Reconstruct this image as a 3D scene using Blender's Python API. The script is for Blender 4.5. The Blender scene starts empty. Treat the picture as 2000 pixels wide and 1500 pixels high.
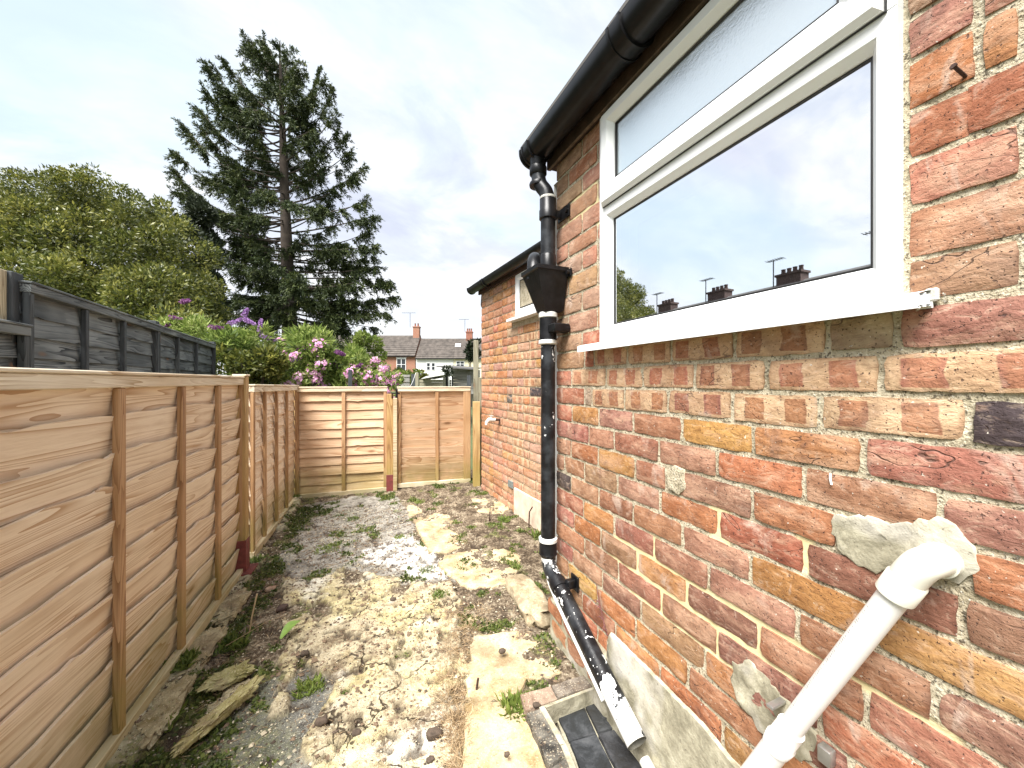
import bpy, math, random
import numpy as np
from mathutils import Vector
random.seed(7); RNG = np.random.default_rng(7)
SC = bpy.context.scene
COL = SC.collection
rad = math.radians

# ------------------------------------------------------------------ camera, sky, sun, exposure
F_PX, CX, CY = 740.0, 1000.0, 745.0            # measured from the photograph (2000 x 1500)
HC = 1.34                                      # eye height above the yard
YAW = rad(22.7)
FW = Vector((math.sin(YAW), math.cos(YAW), 0)); RT = Vector((math.cos(YAW), -math.sin(YAW), 0))
cam = bpy.data.cameras.new('camera'); camo = bpy.data.objects.new('camera', cam); COL.objects.link(camo)
cam.sensor_width = 36; cam.lens = 36 * F_PX / 2000; cam.shift_y = -5 / 2000
cam.clip_start = 0.02; cam.clip_end = 600
camo.location = (0, 0, HC); camo.rotation_euler = (rad(90), 0, -YAW)
SC.camera = camo
SUN_EL, SUN_AZ = 58, 228                       # azimuth the light comes from, clockwise from +y
EXPOSURE = 2.36
W = bpy.data.worlds.new('World'); SC.world = W; W.use_nodes = True
SC.view_settings.view_transform = 'Standard'; SC.view_settings.look = 'None'
SC.view_settings.exposure = EXPOSURE; SC.view_settings.gamma = 1; SC.view_settings.use_curve_mapping = False
sun = bpy.data.lights.new('sun', 'SUN'); sun.energy = 2.3; sun.angle = rad(34); sun.color = (1, .97, .93)
suno = bpy.data.objects.new('sun', sun); COL.objects.link(suno)
sd = Vector((math.sin(rad(SUN_AZ)) * math.cos(rad(SUN_EL)), math.cos(rad(SUN_AZ)) * math.cos(rad(SUN_EL)), math.sin(rad(SUN_EL))))
suno.rotation_euler = sd.to_track_quat('Z', 'Y').to_euler(); suno.location = (0, 0, 30)

class NT:
    """tiny node-tree writer"""
    def __init__(s, nt): s.nt = nt; nt.nodes.clear()
    def n(s, t, ins=None, **props):
        nd = s.nt.nodes.new(t)
        for k, v in props.items(): setattr(nd, k, v)
        for k, v in (ins or {}).items():
            so = nd.inputs[k]
            if hasattr(v, 'is_linked') or isinstance(v, bpy.types.NodeSocket): s.nt.links.new(v, so)
            else: so.default_value = v
        return nd
    def noise(s, vec, scale, detail=4, rough=.6, dist=0):
        return s.n('ShaderNodeTexNoise', {'Vector': vec, 'Scale': scale, 'Detail': detail, 'Roughness': rough, 'Distortion': dist}).outputs['Fac']
    def noisec(s, vec, scale, detail=2):
        return s.n('ShaderNodeTexNoise', {'Vector': vec, 'Scale': scale, 'Detail': detail}).outputs['Color']
    def ramp(s, fac, stops, interp='LINEAR'):
        r = s.n('ShaderNodeValToRGB', {'Fac': fac}); cr = r.color_ramp; cr.interpolation = interp
        while len(cr.elements) < len(stops): cr.elements.new(.5)
        for e, (p, c) in zip(cr.elements, stops):
            e.position = p; e.color = c if len(c) == 4 else (*c, 1)
        return r.outputs['Color']
    def rng(s, v, a, b, c=0., d=1.):
        return s.n('ShaderNodeMapRange', {'Value': v, 'From Min': a, 'From Max': b, 'To Min': c, 'To Max': d}).outputs[0]
    def m(s, op, a, b=0., c=None):
        ins = {0: a, 1: b}
        if c is not None: ins[2] = c
        return s.n('ShaderNodeMath', ins, operation=op).outputs[0]
    def vm(s, op, a, b=(0, 0, 0)):
        return s.n('ShaderNodeVectorMath', {0: a, 1: b}, operation=op).outputs[0]
    def mix(s, f, a, b, mode='MIX'):
        nd = s.n('ShaderNodeMix', data_type='RGBA', blend_type=mode)
        for k, v in ((0, f), (6, a), (7, b)):
            so = nd.inputs[k]
            if isinstance(v, bpy.types.NodeSocket): s.nt.links.new(v, so)
            elif k: so.default_value = v if len(v) == 4 else (*v, 1)
            else: so.default_value = v
        return nd.outputs[2]
    def pos(s): return s.n('ShaderNodeNewGeometry').outputs['Position']
    def tc(s, k): return s.n('ShaderNodeTexCoord').outputs[k]
    def mapping(s, v, scale=(1, 1, 1), rot=(0, 0, 0), loc=(0, 0, 0)):
        return s.n('ShaderNodeMapping', {'Vector': v, 'Scale': scale, 'Rotation': rot, 'Location': loc}).outputs[0]
    def bump(s, h, strength=.5, dist=.01, normal=None):
        ins = {'Height': h, 'Strength': strength, 'Distance': dist}
        if normal is not None: ins['Normal'] = normal
        return s.n('ShaderNodeBump', ins).outputs[0]
    def attr(s, name): return s.n('ShaderNodeAttribute', attribute_name=name)
    def out(s, sh): s.n('ShaderNodeOutputMaterial', {'Surface': sh})

def mat(name, fn):
    m = bpy.data.materials.new(name); m.use_nodes = True
    t = NT(m.node_tree); fn(t); return m
def prin(t, color, rough=.7, normal=None, **kw):
    ins = {'Base Color': color, 'Roughness': rough}
    if not isinstance(color, bpy.types.NodeSocket): ins['Base Color'] = (*color[:3], 1)
    if normal is not None: ins['Normal'] = normal
    for k, v in kw.items(): ins[k.replace('_', ' ')] = v
    return t.n('ShaderNodeBsdfPrincipled', ins).outputs[0]

# world: physical sky with a high broken cloud sheet
t = NT(W.node_tree)
sky = t.n('ShaderNodeTexSky', sky_type='NISHITA', sun_disc=False, sun_elevation=rad(SUN_EL), sun_rotation=rad(SUN_AZ), air_density=1.0, dust_density=2.0)
d = t.tc('Generated')
sep = t.n('ShaderNodeSeparateXYZ', {0: d})
zz = t.m('MAXIMUM', sep.outputs[2], 0.0)
den = t.m('ADD', zz, .32)
uv = t.n('ShaderNodeCombineXYZ', {0: t.m('DIVIDE', sep.outputs[0], den), 1: t.m('DIVIDE', sep.outputs[1], den), 2: 0.0}).outputs[0]
uv = t.mapping(uv, rot=(0, 0, rad(-35)), scale=(1.0, 1.7, 1))
n1 = t.noise(uv, 1.9, 7, .58, .4)
n2 = t.noise(t.mapping(uv, loc=(5, 3, 0)), 2.3, 5, .6, .3)
n3 = t.noise(t.mapping(uv, loc=(1, 9, 2)), .8, 3, .5, .2)
cloud = t.ramp(n1, [(.33, (.68, .72, .84)), (.44, (.80, .85, .93)), (.53, (.99, 1.0, 1.0)), (.66, (1.20, 1.19, 1.18))])
cloud = t.mix(t.rng(n2, .45, .66, 0, .75), cloud, (.76, .78, .92))
gap = t.rng(n3, .5, .66, 0, .6)
blue = (.68, .88, 1.0)
cloud = t.mix(gap, cloud, blue)
nh = t.rng(zz, 0.02, .30, .75, 0)
cloud = t.mix(nh, cloud, (1.06, 1.05, 1.05))
# the clear-sky light behind the cloud, physical values scaled to 0.1
bg1 = t.n('ShaderNodeBackground', {'Color': sky.outputs[0], 'Strength': .06}).outputs[0]
bg2 = t.n('ShaderNodeBackground', {'Color': cloud, 'Strength': .226}).outputs[0]
ms = t.n('ShaderNodeMixShader', {0: .93, 1: bg1, 2: bg2}).outputs[0]
t.n('ShaderNodeOutputWorld', {'Surface': ms})

# ------------------------------------------------------------------ geometry helpers
def at(px, py, z):                             # a pixel of the photograph at depth z -> place in the yard
    p = FW * z + RT * ((px - CX) / F_PX * z); return Vector((p.x, p.y, HC + (CY - py) / F_PX * z))
def gp(px, py, h=0.):
    z = (HC - h) * F_PX / (py - CY); return at(px, py, z)
def s_of(px, D=.953):
    return D / math.tan(math.atan((px - CX) / F_PX) + YAW)
def wp(px, py, D=.953):
    a = math.atan((px - CX) / F_PX); z = D / math.sin(a + YAW) * math.cos(a); return at(px, py, z)

def link(o, parent=None):
    COL.objects.link(o)
    if parent is not None: o.parent = parent
    return o
def mesh_obj(name, V, Fc, m=None, parent=None, smooth=False, local=None):
    me = bpy.data.meshes.new(name); 
    V = [tuple(v) for v in V]
    me.from_pydata(V, [], Fc); me.update()
    if smooth: me.polygons.foreach_set('use_smooth', [True] * len(me.polygons))
    if m: me.materials.append(m)
    o = bpy.data.objects.new(name, me); link(o, parent); return o
def quads_obj(name, P, m, parent=None):        # P: (N,4,3) array of loose quads
    P = np.asarray(P, dtype=np.float32); N = len(P)
    me = bpy.data.meshes.new(name)
    me.vertices.add(N * 4); me.vertices.foreach_set('co', P.reshape(-1))
    me.loops.add(N * 4); me.loops.foreach_set('vertex_index', np.arange(N * 4, dtype=np.int32))
    me.polygons.add(N); me.polygons.foreach_set('loop_start', np.arange(0, N * 4, 4, dtype=np.int32))
    me.polygons.foreach_set('loop_total', np.full(N, 4, dtype=np.int32))
    me.update(calc_edges=True)
    if m: me.materials.append(m)
    o = bpy.data.objects.new(name, me); link(o, parent); return o
def empty(name, loc=(0, 0, 0)):
    o = bpy.data.objects.new(name, None); o.empty_display_size = .1; o.location = loc; link(o)
    bpy.context.view_layer.update() if False else None
    return o
def tag(o, label=None, cat=None, group=None, kind=None):
    if label: o['label'] = label
    if cat: o['category'] = cat
    if group: o['group'] = group
    if kind: o['kind'] = kind
    return o

class MB:
    def __init__(s): s.V = []; s.F = []
    def add(s, V, Fc):
        b = len(s.V); s.V += [Vector(v) for v in V]; s.F += [tuple(b + i for i in f) for f in Fc]
    def box(s, a, b, bev=0.):                  # axis-aligned, optional chamfer
        x0, y0, z0 = (min(a[i], b[i]) for i in range(3)); x1, y1, z1 = (max(a[i], b[i]) for i in range(3))
        s.obox(Vector(((x0 + x1) / 2, (y0 + y1) / 2, (z0 + z1) / 2)), (Vector((1, 0, 0)), Vector((0, 1, 0)), Vector((0, 0, 1))), ((x1 - x0) / 2, (y1 - y0) / 2, (z1 - z0) / 2), bev)
    def obox(s, c, ax, h, bev=0.):
        V = []; idx = {}
        hx, hy, hz = h
        if bev <= 0:
            for i in (-1, 1):
                for j in (-1, 1):
                    for k in (-1, 1): V.append(c + ax[0] * hx * i + ax[1] * hy * j + ax[2] * hz * k)
            s.add(V, [(0, 1, 3, 2), (4, 6, 7, 5), (0, 4, 5, 1), (2, 3, 7, 6), (0, 2, 6, 4), (1, 5, 7, 3)]); return
        bev = min(bev, hx * .9, hy * .9, hz * .9)
        for i in (-1, 1):
            for j in (-1, 1):
                for k in (-1, 1):
                    for n in range(3):
                        e = [hx, hy, hz]
                        for q in range(3):
                            if q != n: e[q] -= bev
                        idx[(i, j, k, n)] = len(V)
                        V.append(c + ax[0] * e[0] * i + ax[1] * e[1] * j + ax[2] * e[2] * k)
        Fc = []
        for n in range(3):
            o = [q for q in range(3) if q != n]
            for sg in (-1, 1):
                def key(a, b):
                    kk = [0, 0, 0]; kk[n] = sg; kk[o[0]] = a; kk[o[1]] = b; return idx[(*kk, n)]
                Fc.append((key(-1, -1), key(1, -1), key(1, 1), key(-1, 1)))
        for n in range(3):                     # edges along axis n
            o = [q for q in range(3) if q != n]
            for a in (-1, 1):
                for b in (-1, 1):
                    def key(e, f):
                        kk = [0, 0, 0]; kk[n] = e; kk[o[0]] = a; kk[o[1]] = b; return idx[(*kk, f)]
                    Fc.append((key(-1, o[0]), key(1, o[0]), key(1, o[1]), key(-1, o[1])))
        for i in (-1, 1):
            for j in (-1, 1):
                for k in (-1, 1): Fc.append((idx[(i, j, k, 0)], idx[(i, j, k, 1)], idx[(i, j, k, 2)]))
        s.add(V, Fc)
    def tube(s, pts, r, n=16, cap=True):       # pts list of Vectors, r scalar or list
        pts = [Vector(p) for p in pts]; rs = r if isinstance(r, (list, tuple)) else [r] * len(pts)
        up = None; rings = []; b = len(s.V)
        for i, p in enumerate(pts):
            d = (pts[min(i + 1, len(pts) - 1)] - pts[max(i - 1, 0)])
            if d.length < 1e-9: d = Vector((0, 0, 1))
            d.normalize()
            if up is None: up = d.orthogonal().normalized()
            else:
                up = up - d * up.dot(d)
                if up.length < 1e-6: up = d.orthogonal()
                up.normalize()
            q = d.cross(up)
            for k in range(n):
                a = 2 * math.pi * k / n
                s.V.append(p + (up * math.cos(a) + q * math.sin(a)) * rs[i])
        for i in range(len(pts) - 1):
            for k in range(n):
                k2 = (k + 1) % n
                s.F.append((b + i * n + k, b + i * n + k2, b + (i + 1) * n + k2, b + (i + 1) * n + k))
        if cap:
            s.F.append(tuple(b + k for k in reversed(range(n)))); s.F.append(tuple(b + (len(pts) - 1) * n + k for k in range(n)))
    def build(s, name, m, parent=None, smooth=False, origin=None):
        V = s.V
        if origin is not None: V = [v - Vector(origin) for v in V]
        o = mesh_obj(name, V, s.F, m, parent, False)
        if origin is not None: o.location = origin
        if smooth: shade(o, smooth)
        return o
def shade(o, ang=40):
    me = o.data
    me.polygons.foreach_set('use_smooth', [True] * len(me.polygons))
    try: me.set_sharp_from_angle(angle=rad(ang if ang is not True else 40))
    except Exception: pass
def bez(a, b, c, d, n):
    return [a * (1 - u) ** 3 + b * 3 * u * (1 - u) ** 2 + c * 3 * u * u * (1 - u) + d * u ** 3 for u in [i / n for i in range(n + 1)]]

_tab = np.random.default_rng(99).random((256, 256))
def vnoise(x, y):
    xi = np.floor(x).astype(int); yi = np.floor(y).astype(int); fx = x - xi; fy = y - yi
    fx = fx * fx * (3 - 2 * fx); fy = fy * fy * (3 - 2 * fy)
    g = lambda i, j: _tab[(i) & 255, (j) & 255]
    return (g(xi, yi) * (1 - fx) + g(xi + 1, yi) * fx) * (1 - fy) + (g(xi, yi + 1) * (1 - fx) + g(xi + 1, yi + 1) * fx) * fy
def fbm(x, y, o=4, s=0):
    x = np.asarray(x, float) + s * 17.3; y = np.asarray(y, float) + s * 9.1; v = 0; a = .5; tot = 0
    for i in range(o):
        v = v + a * vnoise(x, y); tot += a; x = x * 2.03 + 11.7; y = y * 2.03 + 5.3; a *= .5
    return v / tot
def inpoly(X, Y, poly):
    c = np.zeros(X.shape, bool); n = len(poly)
    for i in range(n):
        x1, y1 = poly[i][:2]; x2, y2 = poly[(i + 1) % n][:2]
        if y1 == y2: continue
        cond = ((y1 > Y) != (y2 > Y)) & (X < (x2 - x1) * (Y - y1) / (y2 - y1) + x1); c ^= cond
    return c

# ------------------------------------------------------------------ materials
CREAM = (.60, .46, .29)
def m_brick(t):
    oi = t.n('ShaderNodeObjectInfo'); P = t.pos(); base = oi.outputs['Color']
    off = t.n('ShaderNodeVectorMath', {0: P, 1: t.n('ShaderNodeCombineXYZ', {0: t.m('MULTIPLY', oi.outputs['Random'], 40.), 1: 0., 2: 0.}).outputs[0]}, operation='ADD').outputs[0]
    g = t.tc('Generated'); sp = t.n('ShaderNodeSeparateXYZ', {0: g})
    wob = t.rng(t.noise(off, 16, 2), .3, .7, -.025, .025)
    u = t.m('ABSOLUTE', t.m('ADD', t.m('SUBTRACT', sp.outputs[1], .5), t.m('ADD', wob, t.rng(oi.outputs['Random'], 0, 1, -.06, .06))))
    v = t.m('ABSOLUTE', t.m('ADD', t.m('SUBTRACT', sp.outputs[2], .5), wob))
    inner = t.rng(u, .12, .13); outer = t.rng(u, .375, .362)
    vert = t.rng(v, .385, .37)
    mark = t.m('MULTIPLY', t.m('MULTIPLY', inner, outer), vert)      # 1 inside the two dark kiss marks
    kiss = t.m('LESS_THAN', oi.outputs['Alpha'], .5)
    cream = t.mix(t.noise(off, 9, 3), CREAM, (.62, .38, .22))
    halo = t.m('MULTIPLY', t.rng(u, .10, .14), t.rng(v, .48, .40))
    rim = t.rng(t.m('ABSOLUTE', t.m('SUBTRACT', u, .24)), .07, .115)
    kin = t.mix(rim, t.mix(.35, base, (.55, .27, .13)), base)
    kc = t.mix(mark, cream, kin)
    c = t.mix(kiss, base, kc)
    n = t.noise(off, 13, 5, .65, .6)
    c = t.mix(t.rng(n, .35, .7, .0, .9), c, t.mix(1., c, (.60, .52, .48), 'MULTIPLY'))
    f0 = t.noise(t.mapping(off, scale=(1, .7, 1.5)), 42, 5, .7, .5)
    c = t.mix(t.rng(f0, .52, .70, 0, .75), c, t.mix(1., c, (.45, .38, .36), 'MULTIPLY')); c = t.mix(t.rng(f0, .46, .34, 0, .5), c, t.mix(.6, c, (.72, .56, .42)))
    n2 = t.noise(t.mapping(off, scale=(1, .6, 1.6)), 9, 4, .6, 1.2)
    c = t.mix(t.m('MULTIPLY', t.rng(n2, .52, .66, 0, .75), t.m('SUBTRACT', 1., t.m('MULTIPLY', kiss, .7))), c, t.mix(.6, c, (.62, .40, .27)))
    n5 = t.noise(t.mapping(off, scale=(1, 1.4, .8), loc=(3, 1, 7)), 7, 4, .6, .8)
    c = t.mix(t.rng(n5, .60, .70, 0, .6), c, (.55, .44, .36))
    n6 = t.noise(t.mapping(off, loc=(13, 1, 7)), 6, 4, .6, .8)
    c = t.mix(t.rng(n6, .58, .70, 0, .5), c, (.17, .095, .07))
    big = t.noise(P, 1.6, 4, .6); c = t.mix(t.rng(big, .48, .66, 0, .32), c, (.60, .42, .31)); c = t.mix(t.rng(big, .46, .34, 0, .35), c, t.mix(1., c, (.6, .5, .48), 'MULTIPLY'))
    ed = t.m('MINIMUM', t.rng(sp.outputs[1], 0, .04), t.m('MINIMUM', t.rng(sp.outputs[1], 1, .96), t.m('MINIMUM', t.rng(sp.outputs[2], 0, .10), t.rng(sp.outputs[2], 1, .90)))); c = t.mix(t.m('MULTIPLY', t.m('SUBTRACT', 1., ed), t.rng(t.noise(off, 30, 3), .4, .6, .15, .75)), c, t.mix(1., c, (.52, .44, .40), 'MULTIPLY'))
    n3 = t.noise(off, 190, 2, .5)
    c = t.mix(t.rng(n3, .66, .71, 0, .8), c, (.07, .04, .035))
    n4 = t.noise(t.mapping(off, loc=(9, 9, 9)), 120, 2, .5)
    c = t.mix(t.rng(n4, .72, .76, 0, .8), c, (.7, .64, .55))
    h = t.m('ADD', t.m('MULTIPLY', n, .6), t.m('MULTIPLY', t.noise(off, 60, 5, .7), .6))
    h = t.m('SUBTRACT', h, t.rng(n3, .64, .72, 0, .5))
    crk = t.noise(off, 3, 2); crk0 = t.n('ShaderNodeTexVoronoi', {'Vector': t.n('ShaderNodeVectorMath', {0: off, 1: t.vm('SCALE', t.noisec(off, 12))}, operation='ADD').outputs[0], 'Scale': 6.0}, feature='DISTANCE_TO_EDGE').outputs[0]
    cm = t.m('MULTIPLY', t.rng(t.m('ABSOLUTE', t.m('SUBTRACT', t.noise(t.mapping(off, scale=(1, .5, 1)), 8, 3, .6, .4), .5)), .006, .001), t.rng(crk, .54, .60))
    c = t.mix(t.m('MULTIPLY', cm, .7), c, (.08, .05, .04))
    h = t.m('SUBTRACT', h, t.m('MULTIPLY', cm, .5))
    h = t.m('ADD', h, t.m('MULTIPLY', f0, .8))
    t.out(prin(t, c, .82, t.bump(h, .95, .005), Specular_IOR_Level=.35))
def m_mortar(t):
    P = t.pos(); n = t.noise(P, 160, 3, .6); a = t.attr('yel').outputs['Fac']
    c = t.ramp(t.noise(P, 25, 5, .7), [(.3, (.27, .23, .15)), (.5, (.48, .42, .30)), (.7, (.60, .54, .41))])
    c = t.mix(t.rng(n, .55, .64, 0, .9), c, (.085, .07, .05))
    c = t.mix(t.rng(t.noise(t.mapping(P, loc=(4, 4, 4)), 210, 2), .60, .7, 0, .7), c, (.72, .68, .58))
    y = t.mix(t.noise(P, 30, 3), (.62, .52, .27), (.70, .62, .38))
    c = t.mix(a, c, y)
    h = t.m('MULTIPLY', t.m('ADD', n, t.m('MULTIPLY', t.noise(P, 50, 4), .7)), t.m('SUBTRACT', 1., t.m('MULTIPLY', a, .8)))
    t.out(prin(t, c, .95, t.bump(h, .9, .006), Specular_IOR_Level=.2))
def m_cement(t):
    P = t.pos(); n = t.noise(P, 14, 6, .7, .4)
    c = t.ramp(n, [(.3, (.17, .155, .105)), (.45, (.29, .265, .19)), (.56, (.40, .37, .27)), (.68, (.54, .50, .39))])
    c = t.mix(t.rng(t.noise(P, 3.2, 3), .52, .62, 0, .7), c, (.58, .55, .50))
    c = t.mix(t.rng(t.noise(P, 140, 2), .66, .72, 0, .7), c, (.12, .1, .08))
    t.out(prin(t, c, .92, t.bump(t.m('ADD', n, t.m('MULTIPLY', t.noise(P, 90, 4), .5)), .6, .006), Specular_IOR_Level=.2))
def wood(light, mid, dark, green=True, grainax=1, sc=1.0, wet=.0):
    def f(t):
        oi = t.n('ShaderNodeObjectInfo'); P = t.tc('Object')
        W_ = t.pos()
        r = t.n('ShaderNodeCombineXYZ', {0: t.m('MULTIPLY', oi.outputs['Random'], 31.), 1: t.m('MULTIPLY', oi.outputs['Random'], 17.), 2: t.m('MULTIPLY', oi.outputs['Random'], 53.)}).outputs[0]
        Q = t.vm('ADD', P, r)
        st = [1, 1, 1]; st[grainax] = .09
        if grainax == 1: S = t.mapping(Q, scale=(1.5, .10, 1.5))
        elif grainax == 0: S = t.mapping(Q, scale=(.10, 1.5, 1.5))
        else: S = t.mapping(Q, scale=(1.5, 1.5, .10))
        n = t.noise(S, 4.2 * sc, 2, .5, .9)
        rings = t.m('FRACT', t.m('MULTIPLY', n, 16.0))
        rings = t.m('POWER', rings, 2.2)
        fine = t.noise(S, 90, 3, .7)
        low = t.noise(t.mapping(Q, scale=(1, 1, 1)), 1.6, 3, .5)
        c = t.mix(t.rng(low, .35, .65), light, mid)
        c = t.mix(t.m('MULTIPLY', rings, t.rng(t.noise(Q, 2.3, 2), .36, .56, .22, 1.15)), c, dark)
        c = t.mix(t.rng(fine, .45, .75, 0, .3), c, dark)
        kn = t.n('ShaderNodeTexVoronoi', {'Vector': t.mapping(Q, scale=(2.2, .9, 2.2) if grainax == 1 else ((.9, 2.2, 2.2) if grainax == 0 else (2.2, 2.2, .9))), 'Scale': 2.3}).outputs['Distance']
        k = t.rng(kn, .12, .05)
        kb = t.rng(kn, .30, .08)
        c = t.mix(t.m('MULTIPLY', kb, .6), c, dark)
        c = t.mix(t.m('MULTIPLY', k, .85), c, (.20, .10, .045))
        if green:
            z = t.n('ShaderNodeSeparateXYZ', {0: W_}).outputs[2]
            gm = t.m('MULTIPLY', t.rng(z, .44, .20), t.rng(t.noise(W_, 3.5, 4), .22, .52))
            c = t.mix(t.m('MULTIPLY', gm, .78), c, t.mix(.35, (.20, .19, .035), c))
        h = t.m('ADD', t.m('MULTIPLY', rings, .35), fine)
        t.out(prin(t, c, .7, t.bump(h, .35, .003), Specular_IOR_Level=.3))
    return f
def solid(col, rough=.5, nscale=0, namp=.2, bump=0, **kw):
    def f(t):
        P = t.pos(); c = col
        if nscale:
            n = t.noise(P, nscale, 4, .6)
            c = t.mix(t.rng(n, .3, .7), tuple(x * (1 - namp) for x in col[:3]), tuple(min(1, x * (1 + namp)) for x in col[:3]))
        nm = t.bump(t.noise(P, nscale * 4 or 80, 3), bump, .004) if bump else None
        t.out(prin(t, c, rough, nm, **kw))
    return f
def m_pipeblack(t):                             # flaking black paint over a white pipe
    P = t.pos(); a = t.attr('flake').outputs['Fac']
    n = t.noise(P, 20, 4, .6, .5); n2 = t.noise(t.mapping(P, loc=(3, 3, 3)), 55, 3, .6)
    mk = t.rng(t.m('ADD', t.m('MULTIPLY', n, .75), t.m('MULTIPLY', n2, .25)), .52, .55)
    thr = t.m('SUBTRACT', .80, t.m('MULTIPLY', a, .5))
    v = t.m('ADD', t.m('MULTIPLY', n, .7), t.m('MULTIPLY', n2, .3))
    mk = t.n('ShaderNodeMapRange', {'Value': t.m('SUBTRACT', v, thr), 'From Min': -.005, 'From Max': .005}).outputs[0]
    bl = t.mix(t.rng(t.noise(P, 9, 4), .45, .65, 0, .6), (.007, .007, .008), (.045, .05, .056))
    c = t.mix(mk, bl, (.72, .72, .70))
    t.out(prin(t, c, t.rng(t.noise(P, 14, 3), .3, .7, .28, .5), t.bump(t.m('ADD', t.m('MULTIPLY', mk, -.6), n2), .4, .002), Specular_IOR_Level=.3))
def m_glass(t):
    P = t.pos(); bf = t.n('ShaderNodeNewGeometry').outputs['Backfacing']; fr = t.n('ShaderNodeFresnel', {'IOR': t.rng(bf, 0, 1, 1.95, 1 / 1.95)}).outputs[0]
    fac = t.rng(fr, 0, 1, .88, 1.0)
    gl = t.n('ShaderNodeBsdfGlossy', {'Color': (.97, .98, 1, 1), 'Roughness': .008}).outputs[0]
    tr = t.n('ShaderNodeBsdfTransparent', {'Color': (.86, .91, .90, 1)}).outputs[0]
    t.out(t.n('ShaderNodeMixShader', {0: fac, 1: tr, 2: gl}).outputs[0])
def m_leaf(stops, trans=.25, rough=.55, sp=.3):
    def f(t):
        r = t.n('ShaderNodeNewGeometry').outputs['Random Per Island']
        P = t.pos(); n = t.noise(P, 1.3, 3)
        c = t.ramp(t.m('ADD', t.m('MULTIPLY', r, .6), t.rng(n, .3, .7, 0, .4)), stops)
        b = prin(t, c, rough, Specular_IOR_Level=sp)
        tl = t.n('ShaderNodeBsdfTranslucent', {'Color': c}).outputs[0]
        t.out(t.n('ShaderNodeMixShader', {0: trans, 1: b, 2: tl}).outputs[0])
    return f
M = {}
M['brick'] = mat('brick', m_brick); M['mortar'] = mat('mortar', m_mortar); M['cement'] = mat('cement', m_cement)
M['pine_y'] = mat('pine_board', wood((.66, .47, .29), (.55, .35, .19), (.34, .18, .08)))
M['pine_x'] = mat('pine_board_across', wood((.60, .41, .24), (.48, .30, .155), (.29, .155, .07), True, 0))
M['pine_z'] = mat('pine_batten', wood((.52, .33, .18), (.40, .23, .11), (.24, .12, .055), True, 2))
M['pine_rail'] = mat('pine_rail', wood((.66, .56, .40), (.56, .44, .29), (.36, .25, .14), True, 1))
M['pine_railx'] = mat('pine_rail_across', wood((.60, .50, .34), (.50, .39, .24), (.32, .22, .12), True, 0))
M['post'] = mat('post_wood', wood((.52, .36, .17), (.42, .26, .10), (.26, .14, .05), True, 2))
M['oldpost'] = mat('weathered_post', wood((.34, .33, .24), (.27, .25, .18), (.17, .15, .10), True, 2))
M['dark_y'] = mat('dark_stained_board', wood((.105, .115, .12), (.065, .07, .075), (.02, .022, .025), False, 1))
M['dark_z'] = mat('dark_stained_post', wood((.07, .078, .08), (.05, .055, .06), (.025, .028, .03), False, 2))
M['greyshed'] = mat('grey_shed_boards', wood((.34, .33, .30), (.26, .25, .23), (.15, .14, .12), False, 0))
M['red_metal'] = mat('red_oxide_metal', solid((.16, .035, .03), .6, 30, .3, .2))
M['upvc'] = mat('white_upvc', solid((.80, .81, .81), .28, 3, .02))
M['upvc_dirty'] = mat('white_upvc_worn', solid((.62, .63, .60), .4, 25, .15))
M['gasket'] = mat('black_rubber', solid((.012, .012, .012), .5))
M['blackpl'] = mat('black_plastic', solid((.008, .008, .009), .34, 12, .5, 0, Specular_IOR_Level=.3))
M['hopper'] = mat('black_painted_iron', solid((.008, .008, .009), .36, 25, .6, .2, Specular_IOR_Level=.28))
M['flakes'] = mat('flaking_black_paint', m_pipeblack)
M['pvc'] = mat('white_pvc_pipe', solid((.76, .76, .73), .3, 20, .03))
M['pvc_cream'] = mat('cream_pvc_fitting', solid((.66, .65, .56), .33, 12, .05))
M['print'] = mat('grey_print', solid((.38, .38, .37), .5))
M['glass'] = mat('window_glass', m_glass)
def m_frost(t):
    P = t.pos(); nm = t.bump(t.noise(P, 140, 3, .6), .5, .002)
    gl = t.n('ShaderNodeBsdfGlossy', {'Color': (.80, .87, .92, 1), 'Roughness': .16, 'Normal': nm}).outputs[0]
    df = prin(t, (.50, .57, .58), .5); t.out(t.n('ShaderNodeMixShader', {0: .62, 1: df, 2: gl}).outputs[0])
M['frost'] = mat('obscure_glass', m_frost)
M['roomwall'] = mat('pale_room_plaster', solid((.62, .64, .62), .9, 2, .05))
M['brownwood'] = mat('brown_fascia', solid((.055, .032, .024), .8, 20, .4, .3))
M['rust'] = mat('rusty_iron', solid((.05, .022, .014), .8, 60, .4, .4))
M['zinc'] = mat('zinc_bracket', solid((.45, .45, .43), .35, 30, .2, Metallic=.8))
M['slate'] = mat('roof_slate', solid((.09, .085, .08), .8, 3, .3, .3))
M['caulk'] = mat('pale_sealant', solid((.5, .49, .44), .9, 60, .2, .4))

# ------------------------------------------------------------------ far ground sheet
def m_ground(t):
    P = t.pos(); n = t.noise(P, .8, 5, .6)
    c = t.ramp(n, [(.35, (.045, .06, .02)), (.55, (.07, .09, .03)), (.7, (.12, .10, .06))])
    t.out(prin(t, c, .95, t.bump(t.noise(P, 12, 4), .5, .05)))
gm = MB(); gm.add([(-250, -120, -.16), (250, -120, -.16), (250, 330, -.16), (-250, 330, -.16)], [(0, 1, 2, 3)])
tag(gm.build('ground', mat('garden_ground', m_ground)), kind='structure')

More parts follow.
